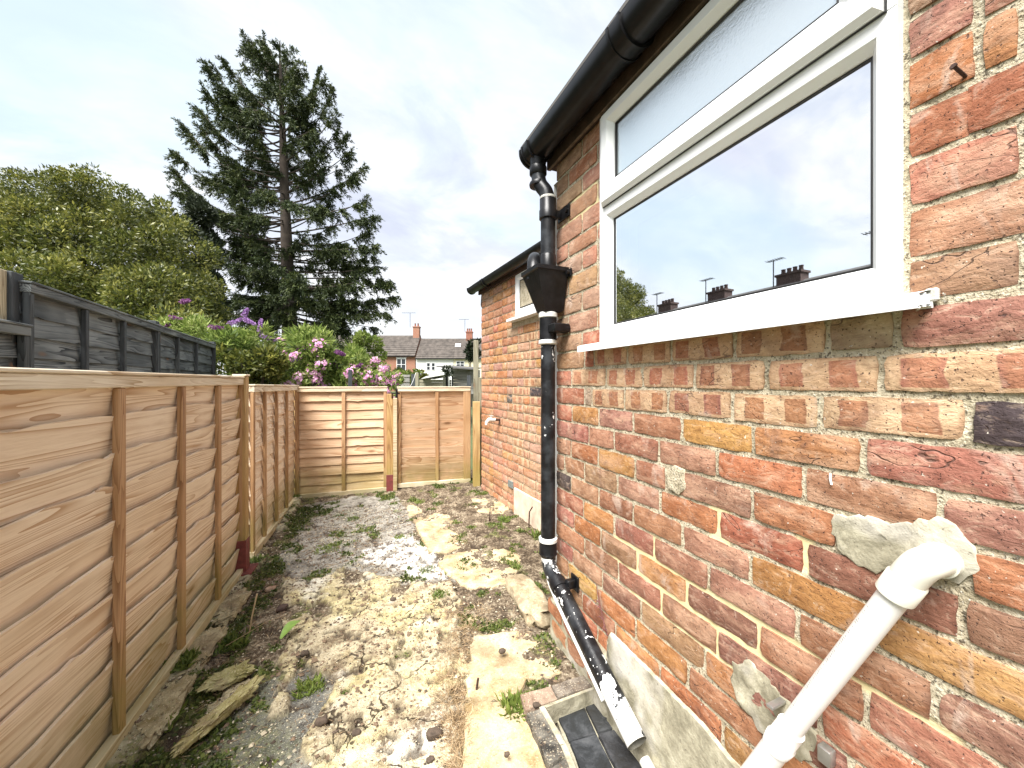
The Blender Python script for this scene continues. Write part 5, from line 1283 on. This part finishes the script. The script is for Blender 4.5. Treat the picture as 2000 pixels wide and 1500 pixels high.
g, pt, u, v, Lh, he, hr = terrace('terrace_house', 'red brick terraced house with brown tiled roof and arched white window', 700, 811, 655, 694, M['redbrick'])
S = lambda px: (px - 700) / 111 * Lh
hwin(g, pt, u, v, S(784), HC + (745 - 712) / F_PX * ZD, 1.35, 1.75, 1, arch=True)
stack(g, pt, u, v, S(803), hr - .5, HC + (745 - 640) / F_PX * 61.5, .98, 2, M['redbrick'])
g, pt, u, v, Lh, he, hr = terrace('terrace_house', 'white rendered terraced house with a roof light and paired dark windows', 812.5, 885.5, 661, 699, M['render_w'])
S = lambda px: (px - 812.5) / 73 * Lh
for px in (837, 846.5): hwin(g, pt, u, v, S(px), HC + (745 - 716) / F_PX * ZD, .5, 1.1, 0)
g, pt, u, v, Lh, he, hr = terrace('terrace_house', 'cream rendered terraced house with a brick chimney, next to the tall pale post', 886, 940, 661, 699, M['render_c'])
S = lambda px: (px - 886) / 54 * Lh
hwin(g, pt, u, v, S(899), HC + (745 - 711) / F_PX * ZD, 1.2, .8, 1)
b = MB(); b.obox(pt(S(891), (he + hr) / 2 + .4, 1.95), (u, (v * 3.5 + UZ * (hr - he)).normalized(), (UZ * 3.5 - v * (hr - he)).normalized()), (.42, .38, .07)); o = b.build('roof_light', M['upvc']); child_fix(o, g)
stack(g, pt, u, v, S(912), hr - .5, HC + (745 - 650) / F_PX * 61.5, 1.0, 3, M['clay'])
terrace('terrace_house', 'brown roofed terraced house mostly hidden behind the spruce', 560, 699, 655, 694, M['redbrick'])
aerial('television aerial on the left chimney of the distant terrace', at(801, 640, 61.3), 2.4, 2.2, RT); aerial('television aerial on the right chimney of the distant terrace', at(908, 648, 61.3), 2.0, 1.6, RT)
# ---- houses on the other side, seen only in the window glass
def sidehouse(y0, y1, X, label, m):
    g = empty('terrace_house', (X, y0, 0)); tag(g, label, 'house'); he, hr = HC + 3.1, HC + 5.35; b = MB(); D_ = 7.
    b.add([(X, y0, -.2), (X, y1, -.2), (X, y1, he), (X, y0, he), (X - D_, y0, -.2), (X - D_, y1, -.2), (X - D_, y1, he), (X - D_, y0, he), (X - D_ / 2, y0, hr), (X - D_ / 2, y1, hr)], [(0, 1, 2, 3), (4, 7, 6, 5), (0, 3, 8, 7, 4), (1, 5, 6, 9, 2)])
    child_fix(b.build('wall', m), g); b = MB(); b.add([(X + .3, y0, he - .1), (X + .3, y1, he - .1), (X - D_ / 2, y1, hr + .05), (X - D_ / 2, y0, hr + .05), (X - D_ - .3, y0, he - .1), (X - D_ - .3, y1, he - .1)], [(0, 1, 2, 3), (3, 2, 5, 4)])
    child_fix(b.build('roof', M['slate']), g)
    for yy in (y0 + 1.6, y1 - 1.6):
        b = MB(); b.box((X - .06, yy - .55, HC + .6), (X + .03, yy + .55, HC + 2.1)); o = b.build('window', M['upvc']); child_fix(o, g)
        b = MB(); b.box((X + .031, yy - .47, HC + .68), (X + .04, yy + .47, HC + 2.02)); o2 = b.build('pane', M['winglass']); o2.parent = o
    yc = y1; b = MB(); b.box((X - D_ / 2 - .35, yc - .62, hr - .6), (X - D_ / 2 + .35, yc + .62, hr + .40)); b.box((X - D_ / 2 - .41, yc - .68, hr + .401), (X - D_ / 2 + .41, yc + .68, hr + .52)); o = b.build('chimney', M['sootbrick']); child_fix(o, g)
    for k in range(4):
        b = MB(); c = Vector((X - D_ / 2, yc - .45 + k * .30, hr + .52)); b.tube([c, c + UZ * (.2 + .06 * (k % 2)), c + UZ * .3], [.12, .10, .12], 10); q_ = b.build('chimney_pot', M['sootbrick'], smooth=40); q_.parent = o
    aerial('television aerial on the chimney above %s' % label.split(' with')[0], Vector((X - D_ / 2 + .3, yc + .8, hr - .2)), 1.6, .9, Vector((0, 1, 0)))
for k, lb in enumerate(('nearest terraced house across the gardens with slate roof', 'second terraced house across the gardens with slate roof', 'third terraced house across the gardens with slate roof', 'fourth terraced house across the gardens with slate roof', 'fifth terraced house across the gardens with slate roof')):
    sidehouse(-.1 + k * 4.4, -.1 + (k + 1) * 4.4 - .02, -16.5, lb, M['redbrick'])
# ---- sheds, fences and wires of the gardens beyond the gate
def cbox(name, label, cat, parts):
    g = empty(name, at(*parts[0][1]).xy.to_3d()); tag(g, label, cat)
    return g
def frontbox(px0, px1, py0, py1, z, depth, bev=0.):
    a, c = at(px0, py0, z), at(px1, py1, z); b = MB(); m_ = (a + c) / 2 + FW * depth / 2; b.obox(m_, (RT, FW, UZ), ((c - a).to_2d().length / 2, depth / 2, abs(a.z - c.z) / 2), bev); return b
zS = 13.
g = empty('garden_shed', at(895, 745, zS).xy.to_3d()); tag(g, 'grey weathered boarded shed with a flat overhanging roof beyond the gate', 'shed')
for k in range(9):
    y0 = 719 + k * 5.6; o = frontbox(884, 927, y0 + .35, y0 + 5.6, zS + .01 * (k % 2), 2.2).build('board', M['greyshed']); child_fix(o, g)
o = frontbox(882, 884, 718, 800, zS - .02, .1).build('corner_trim', M['dark_z']); child_fix(o, g)
a, c = at(852, 714.5, zS - .4), at(926, 720, zS - .4); b = MB(); b.add([a, c, c - UZ * .04, a - UZ * .04, a + FW * 3 + UZ * .15, c + FW * 3 + UZ * .15, c + FW * 3 + UZ * .11, a + FW * 3 + UZ * .11], [(0, 3, 2, 1), (0, 1, 5, 4), (3, 7, 6, 2), (1, 2, 6, 5), (0, 4, 7, 3), (4, 5, 6, 7)]); o = b.build('roof', M['slate']); child_fix(o, g)
g = empty('wooden_porch', at(872, 745, 12).xy.to_3d()); tag(g, 'pair of pale slatted posts under the shed roof beyond the gate', 'porch')
for p0, p1 in ((865, 869.5), (875, 877.5)):
    o = frontbox(p0, p1, 733, 800, 12, .08).build('post', M['render_w']); child_fix(o, g)
o = frontbox(869.6, 874.9, 733, 800, 12.05, .05).build('door', M['dark_z']); child_fix(o, g)
g = empty('garden_shed', at(845, 745, 11.5).xy.to_3d()); tag(g, 'low dark shed with a pale pitched roof beyond the gate', 'shed')
for k in range(5):
    o = frontbox(819, 865, 741 + k * 5.5 + .4, 746.5 + k * 5.5, 11.5 + .01 * (k % 2), 1.6).build('board', M['oldpost']); child_fix(o, g)
a, m2, c = at(820, 741, 11.3), at(866, 728, 11.3), at(866, 732, 11.3); b = MB(); e_ = FW * 2.0
V = [at(822, 740, 11.3), at(832, 735, 11.3), at(867, 727, 11.3), at(867, 732, 11.3)]; b.add(V + [p + e_ for p in V], [(0, 1, 2, 3), (0, 4, 5, 1), (1, 5, 6, 2), (2, 6, 7, 3), (3, 7, 4, 0), (4, 7, 6, 5)]); o = b.build('roof', M['render_w']); child_fix(o, g)
g = empty('board_fence', at(790, 745, 11).xy.to_3d()); tag(g, 'grey garden fence panel beyond the gate, left of the sheds', 'fence')
for k in range(5):
    o = frontbox(772, 800, 731.5 + k * 5 + .4, 736.5 + k * 5, 11 + .02 * (k % 2), .03).build('board', M['greyshed']); child_fix(o, g)
g = empty('fence_post', at(814, 745, 9.5).xy.to_3d()); tag(g, 'mossy old gatepost beyond the end fence left of the sheds', 'fence post')
o = frontbox(811, 817, 728, 830, 9.5, .08).build('post', M['oldpost']); child_fix(o, g)
for i, (p0, p1, py, z, lb) in enumerate(((912, 919, 733, 7.2, 'short dark post beyond the gate in front of the grey shed'), (803, 811, 730, 9.8, 'dark brown board beside the mossy gatepost beyond the end fence'))):
    g = empty('fence_post', at(p0, 745, z).xy.to_3d()); tag(g, lb, 'fence post'); o = frontbox(p0, p1, py, 850, z, .08).build('post', M['dark_z']); child_fix(o, g)
bush('hanging_plant', 'dark hanging plant under the shed roof beyond the gate', 'plant', [(870, 722, 5, 0), (876, 724, 6, 0), (872, 731, 4, 0), (880, 728, 3, 0), (867, 727, 3, 0)], 11.6, 420, .10, .3, M['ivy'], 71, 0, base_h=1.2)
bush('climbing_shrub', 'dark shrub beside the tall pale post at the foot of the brick chimney', 'shrub', [(921, 668, 3, 0), (917, 680, 5, 0), (914, 688, 4, 0), (922, 697, 6, 0), (932, 690, 5, 0), (926, 676, 4, 0), (935, 668, 3, 0), (916, 700, 4, 0)], 20., 1000, .22, .3, M['ivy'], 72, 2)
bush('leafy_shrub', 'bright hedge below the arched window of the distant brick house', 'shrub', shrub_cl((765, 815), [(765, 728), (815, 724)], 760, 5, 9, 14, 73), 18., 2500, .16, .4, M['lime'], 74, 1)
bush('leafy_shrub', 'small dark bush in front of the white rendered house', 'shrub', shrub_cl((815, 835), [(815, 726), (835, 732)], 760, 5, 8, 8, 75), 22., 1500, .2, .4, M['evergreen'], 76, 1)
# string of small white lights / wire over the mallow
b = MB(); rw = random.Random(9)
p0, p1 = at(780, 736, 7), at(812, 728, 9.3)
pts = [p0.lerp(p1, k / 20) - UZ * .28 * math.sin(math.pi * k / 20) for k in range(21)]
b.tube(pts, .004, 5); tag(b.build('washing_line', M['pvc']), 'thin white line sagging between posts beyond the end fence', 'line')

# ------------------------------------------------------------------ weeds, litter and small stones in the yard
def gzp(x, y):
    i = int(np.clip((x - gx[0]) / (gx[1] - gx[0]), 0, NX - 1)); j = int(np.clip((y - gy[0]) / (gy[1] - gy[0]), 0, NY - 1)); return float(Z[i, j])
def tuft(x, y, n, h, spread, rg, curl=.5):
    C = np.stack([x + np.clip(rg.normal(size=n), -1.3, 1.3) * spread, y + np.clip(rg.normal(size=n), -1.3, 1.3) * spread, np.full(n, gzp(x, y) - .002)], 1)
    D = unit(np.stack([rg.normal(size=n) * curl, rg.normal(size=n) * curl, np.full(n, .8)], 1)); U = unit(np.cross(D, rg.normal(size=(n, 3)))); l = h * rg.uniform(.4, 1.2, n); return leaf_quads(C, D, U, l * .85, l * rg.uniform(.10, .24, n))
M['weed'] = mat('weed_leaves', m_leaf([(.1, (.05, .08, .015)), (.5, (.12, .17, .035)), (1, (.26, .30, .08))], .3))
M['straw'] = mat('dry_grass', m_leaf([(.1, (.20, .13, .07)), (.5, (.38, .27, .15)), (1, (.58, .46, .30))], .15))
M['mossleaf'] = mat('moss_tufts', m_leaf([(.1, (.035, .05, .012)), (.5, (.08, .11, .025)), (1, (.19, .21, .05))], .2))
rg = np.random.default_rng(77)
# moss and low ground cover where the moss mask is strong
pm = moss * ((fbm(X * 4, Y * 4, 4, 14) > .42)); flat_ = np.argwhere((pm > .35) & (Y > .3)); sel = flat_[rg.choice(len(flat_), 15000)]
Q = []
cx_, cy_, cz_ = X[sel[:, 0], sel[:, 1]], Y[sel[:, 0], sel[:, 1]], Z[sel[:, 0], sel[:, 1]]
for rep in range(3):
    n = len(sel); C = np.stack([cx_ + rg.normal(size=n) * .008, cy_ + rg.normal(size=n) * .008, cz_], 1); D = unit(np.stack([rg.normal(size=n) * .8, rg.normal(size=n) * .8, np.full(n, .55)], 1)); U = unit(np.cross(D, rg.normal(size=(n, 3)))); l = rg.uniform(.006, .024, n); Q.append(leaf_quads(C, D, U, l, l * .7))
o = quads_obj('ground_cover', np.concatenate(Q), M['mossleaf']); tag(o, 'low moss and creeping weeds along the fence foot and in the cracks', 'ground cover', kind='stuff')
# weed clumps, one thing each
wl = [(1005, 1385, 260, .075, .028, 'feathery green weed at the corner of the gully bricks'), (985, 1022, 70, .07, .03, 'small green weed by the wall near the far flagstones'), (1050, 1052, 60, .08, .03, 'green weed against the foot of the outhouse wall'),
      (640, 1065, 220, .035, .06, 'patch of low green weeds on the grey concrete'), (860, 1165, 120, .04, .03, 'green weed in the crack between flagstones'), (835, 1110, 160, .03, .035, 'strip of green weed along the flagstone joint'),
      (605, 1330, 200, .045, .035, 'green weed growing from the hole in the crust'), (672, 1345, 90, .035, .016, 'tiny green seedling clump beside the dark tarmac'), (345, 1300, 300, .06, .04, 'leafy weeds at the foot of the second fence batten'),
      (310, 1400, 300, .06, .04, 'leafy weeds by the fence near the bottom left'), (500, 1095, 120, .05, .03, 'weed beside the red post foot'), (1130, 1300, 160, .035, .03, 'mossy weed where the slab meets the gully bricks'),
      (1125, 1475, 160, .045, .018, 'green weed sprouting from the gully rim'), (690, 1010, 120, .035, .035, 'weed on the concrete near the end fence'), (575, 975, 120, .05, .04, 'weeds at the corner of the fences'),
      (820, 985, 80, .04, .03, 'weed beside the small far flagstone'), (1010, 1130, 90, .04, .02, 'weed growing on the kerb stone'), (450, 1245, 160, .07, .05, 'broad leafy weed in the soil near the fence'), (780, 1045, 90, .035, .03, 'grassy weed beside the pale concrete')]
for k, (px, py, n, h, sp_, lb) in enumerate(wl):
    p = gp(px, py, .02); q = tuft(0, 0, int(n * 1.8), h * .9, sp_, rg, .8); zz_ = gzp(p.x, p.y); q[:, :, 2] -= gzp(0, 0)
    o = quads_obj('weed', q, M['weed'] if k % 3 else M['lime']); o.location = (p.x, p.y, zz_ + (.055 if k in (16,) else 0.0)); tag(o, lb, 'weed')
# dry grass along the joint of crust and flags
Q = []
for k in range(330):
    u_ = rg.random(); px = np.interp(u_, [0, .4, 1], [912, 890, 900]) + rg.normal() * (22 if u_ < .5 else 16); py = 1190 + u_ * 330; p = gp(px, py, .02)
    n = 9; C = np.tile([p.x, p.y, gzp(p.x, p.y) + .002], (n, 1)) + rg.normal(size=(n, 3)) * [.012, .012, .002]; D = unit(np.stack([rg.normal(size=n), rg.normal(size=n), np.abs(rg.normal(size=n)) * .35 + .05], 1)); U = unit(np.cross(D, rg.normal(size=(n, 3)))); l = rg.uniform(.02, .07, n); Q.append(leaf_quads(C, D, U, l, np.full(n, .0022)))
for k in range(900):
    x = rg.uniform(-.75, .9); y = rg.uniform(.9, 4.2); n = 5; C = np.tile([x, y, gzp(x, y) + .002], (n, 1)) + rg.normal(size=(n, 3)) * [.03, .03, .001]; D = unit(np.stack([rg.normal(size=n), rg.normal(size=n), np.abs(rg.normal(size=n)) * .12], 1)); U = unit(np.cross(D, rg.normal(size=(n, 3)))); l = rg.uniform(.015, .06, n); Q.append(leaf_quads(C, D, U, l, np.full(n, .0022)))
o = quads_obj('dry_grass', np.concatenate(Q), M['straw']); tag(o, 'dry grass and straw littering the crack in the concrete', 'dry grass', kind='stuff')
# crumbs of stone and soil
holes2 = fbm(X * 6, Y * 6, 4, 33)
def crumbs(name, label, n, smin, smax, m, seed, wfun):
    rg = np.random.default_rng(seed); V = []; Fc = []
    base = np.array([(1, 0, 0), (-1, 0, 0), (0, 1, 0), (0, -1, 0), (0, 0, 1), (0, 0, -1)], float); tri = [(0, 2, 4), (2, 1, 4), (1, 3, 4), (3, 0, 4), (2, 0, 5), (1, 2, 5), (3, 1, 5), (0, 3, 5)]
    k = 0
    while k < n:
        x = rg.uniform(-.8, .95); y = rg.uniform(.5, 4.4)
        i = int(np.clip((x - gx[0]) / (gx[1] - gx[0]), 0, NX - 1)); j = int(np.clip((y - gy[0]) / (gy[1] - gy[0]), 0, NY - 1))
        if x < fence_x(y) + .04 or rg.random() > wfun(i, j) or gul[i, j]: continue
        s = rg.uniform(smin, smax) * (.6 + .8 * rg.random() ** 3) ; b = len(V); P_ = base * rg.uniform(.6, 1.2, (6, 1)) * s * np.array([1, 1, .6]); a_ = rg.uniform(0, 6.28); c_, s_ = math.cos(a_), math.sin(a_)
        for q in P_: V.append((x + q[0] * c_ - q[1] * s_, y + q[0] * s_ + q[1] * c_, float(Z[i, j]) + s * .25 + q[2]))
        Fc += [tuple(b + t_ for t_ in f) for f in tri]; k += 1
    o = mesh_obj(name, V, Fc, m); tag(o, label, 'rubble', kind='stuff')
M['crumb_l'] = mat('pale_crumbs', solid((.45, .40, .29), .95, 40, .3)); M['crumb_d'] = mat('dark_soil_crumbs', solid((.07, .05, .035), .95, 40, .4)); 
crumbs('rubble', 'pale crumbs of broken concrete scattered over the yard', 5200, .002, .0075, M['crumb_l'], 81, lambda i, j: .25 + .5 * (1 - crust[i, j]))
crumbs('soil_crumbs', 'dark crumbs of soil scattered over the yard', 9000, .002, .009, M['crumb_d'], 82, lambda i, j: (.35 + .4 * (1 - crust[i, j])) * (.3 + 1.4 * max(0, float(holes2[i, j]) - .3)))
M['flake_p'] = mat('pale_chips', solid((.40, .35, .25), .95, 30, .35)); M['flake_b'] = mat('brown_litter', solid((.16, .11, .07), .95, 40, .4))
crumbs('litter', 'small brown flakes and leaf litter over the broken crust', 3600, .004, .013, M['flake_b'], 84, lambda i, j: .05 + .95 * min(1., max(0., float(holes2[i, j] - .42) * 6)))
crumbs('rubble', 'flat pale chips of flaked concrete over the crust and soil', 1300, .004, .012, M['flake_p'], 85, lambda i, j: .15 + .5 * min(1., max(0., float(.56 - holes2[i, j]) * 6)))
# individual clods and stones
st_ = [(628, 1405, .022, 'crumb_d', 'black clod at the edge of the yellow crust'), (697, 1424, .016, 'crumb_d', 'brown flattened clod right of the black clod'), (848, 1430, .030, 'crumb_d', 'large dark clod in the bottom hole beside the long slab'), (980, 1286, .016, 'crumb_d', 'round dark clod in the middle of the right flagstone'),
       (1048, 1394, .014, 'crumb_d', 'dark lump sitting on the left gully brick'), (768, 1166, .018, 'crumb_d', 'dark clod on the pale crust in mid yard'), (935, 1215, .015, 'crumb_d', 'dark clod between two right flagstones'), (378, 1430, .014, 'clay', 'small orange brick fragment in the moss at bottom left'), (595, 1268, .020, 'crumb_d', 'brown clod on the left side of the crust'),
       (840, 1478, .014, 'crumb_d', 'dark clod at the very bottom of the yard'), (990, 1492, .010, 'crumb_d', 'small dark clod on the long cream slab'), (1246, 1492, .014, 'clay', 'orange pebble in the gully below the pipe mouth'), (528, 1140, .03, 'flag', 'pinkish broken stone in the soil by the fence'), (550, 1178, .03, 'brownwood', 'flat brown stone in the soil near the fence'),
       (665, 1322, .010, 'crumb_l', 'small pale stone beside the seedling'), (715, 1112, .02, 'crumb_l', 'flat pale flake of concrete lying on the grey patch')]
for k, (px, py, s, m, lb) in enumerate(st_):
    p = gp(px, py, .03); zz_ = gzp(p.x, p.y) if not (1000 < px < 1060 or px == 980 or px == 990) else .06
    if px == 1246: zz_ = -.01
    o = lump('stone' if m != 'crumb_d' else 'clod', Vector((p.x, p.y, zz_ + s * .35)), (Vector((1, 0, 0)), Vector((0, 1, 0)), UZ), (s, s * .75, s * .55), M[m], None, 90 + k, (.45, .30, .24, .5), 6, .35); tag(o, lb, 'stone' if m != 'crumb_d' else 'clod')
# mossy tongues of broken mortar by the fence
a, c = gp(365, 1448, .03), gp(492, 1340, .03); d = (c - a); L = d.length; d.normalize()
o = lump('mortar_lump', (a + c) / 2, (d, UZ.cross(d), UZ), (L / 2 + .02, .032, .022), M['flag'], None, 120, (.42, .40, .17, 1.), 24, .4); tag(o, 'long mossy lump of old mortar in the weeds at bottom left', 'stone')
a, c = gp(405, 1340, .03), gp(480, 1305, .03); d = (c - a); L = d.length; d.normalize()
o = lump('mortar_lump', (a + c) / 2, (d, UZ.cross(d), UZ), (L / 2 + .02, .05, .02), M['flag'], None, 121, (.30, .30, .11, 1.), 24, .45); tag(o, 'rounded mossy lump of mortar behind the long one', 'stone')
for k, (p, q, lb) in enumerate(((462, 1330, 'pale ragged edging stone beside the fence foot, nearest'), (478, 1195, 'pale ragged edging stone beside the fence, in the middle'), (500, 1130, 'pale ragged edging stone just past the red post foot'))):
    px, py = ((285, 1385), (400, 1260), (455, 1180))[k]; c = gp(px, py, .02); d = Vector((.0647, 1, 0)).normalized()
    o = lump('edging_stone', Vector((fence_x(c.y) + .10, c.y, .005)), (d, UZ.cross(d), UZ), (.17, .06, .024), M['flag'], None, 130 + k, (.42, .38, .23, .9), 22, .4)
    lb = ('pale ragged edging stone beside the fence foot, nearest the camera', 'pale ragged edging stone beside the fence, between the second and third battens', 'pale ragged edging stone beside the fence just before the red post foot')[k]; tag(o, lb, 'stone')
# big dock leaf, twigs
b = MB(); a = gp(548, 1248, .03); c = gp(588, 1212, .05); d = (c - a); sdw = UZ.cross(d.normalized()) * .028; N = 8; V = []
for i in range(N + 1):
    u_ = i / N; p = a.lerp(c, u_) + UZ * .02 * math.sin(math.pi * u_); w = math.sin(math.pi * (u_ * .9 + .08)) ; V += [p - sdw * w + UZ * .008 * w, p, p + sdw * w + UZ * .008 * w]
b.add(V, [(i * 3 + k, i * 3 + k + 1, i * 3 + k + 4, i * 3 + k + 3) for i in range(N) for k in range(2)]); tag(b.build('leaf', mat('dock_leaf', solid((.16, .26, .05), .5, 30, .2)), smooth=60), 'broad light green dock leaf lying on the soil by the crust', 'leaf')
for k, (P_, r_, lb) in enumerate((([(488, 1232), (492, 1205), (502, 1160)], .004, 'pale dead stalk standing in the soil near the fence'), ([(440, 1262), (520, 1215), (560, 1200)], .0016, 'thin dry stem lying across the soil by the fence'), ([(838, 1028), (870, 1010), (905, 985)], .002, 'thin dry stick near the far flagstones'), ([(930, 1355), (931, 1345), (934, 1325)], .005, 'short brown stump of a stalk on the right flagstone'))):
    pts = [gp(x, y, .02) for x, y in P_[:1]]; z0_ = pts[0].z; dep = (pts[0] - Vector((0, 0, HC))).dot(FW)
    if k in (0, 3): pts = [at(x, y, dep) for x, y in P_]
    else: pts = [gp(x, y, .02 + .012 * (i == 1)) for i, (x, y) in enumerate(P_)]
    b = MB(); b.tube(pts, r_, 6); tag(b.build('twig', M['straw'] if k != 3 else M['rust'], smooth=60), lb, 'twig')
# withered plant on the wall and dead stems by the outhouse
b = MB(); base_ = wp(1190, 1240); base_.x -= .01; tip = wp(1170, 1140); tip.x -= .012
pts = bez(base_, base_ + UZ * .05 + Vector((-.01, .01, 0)), tip - UZ * .04, tip, 10); b.tube(pts, .0018, 5)
rt = random.Random(3)
for k in range(12):
    p = pts[rt.randint(0, 6)]; e_ = p + Vector((rt.uniform(-.03, -.005), rt.uniform(-.03, .03), rt.uniform(-.01, .02))); b.tube([p, (p + e_) / 2 + UZ * .008, e_], [.0015, .002, .0008], 4)
tag(b.build('withered_plant', mat('withered_purple', solid((.14, .05, .05), .8)), smooth=60), 'withered dark red plant growing up the brick wall beside the slanting pipe', 'plant')
b = MB(); p0 = gp(955, 1020, .04)
for k in range(7):
    e_ = p0 + Vector((rt.uniform(-.09, .09), rt.uniform(-.05, .05), rt.uniform(.05, .13))); b.tube([p0, p0.lerp(e_, .5) + UZ * .02, e_], [.003, .002, .001], 5)
tag(b.build('dead_plant', M['rust'], smooth=60), 'dead branching stem in the yard near the outhouse wall', 'plant')
b = MB(); p0 = gp(1033, 1030, .04); b.tube([p0, at(1034, 1000, 3.35), at(1040, 990, 3.33)], .006, 6); tag(b.build('dead_plant', M['rust'], smooth=60), 'bent dead stalk at the foot of the outhouse wall', 'plant')
b = MB(); p = wp(1624, 935); pts = [p + Vector((-.004, 0, .012)), p + Vector((-.005, 0, 0)), p + Vector((-.004, -.002, -.012))]; b.tube(pts, .0022, 6); tag(b.build('paint_drip', M['upvc']), 'short white drip on the brick left of the cement patch', 'paint drip')
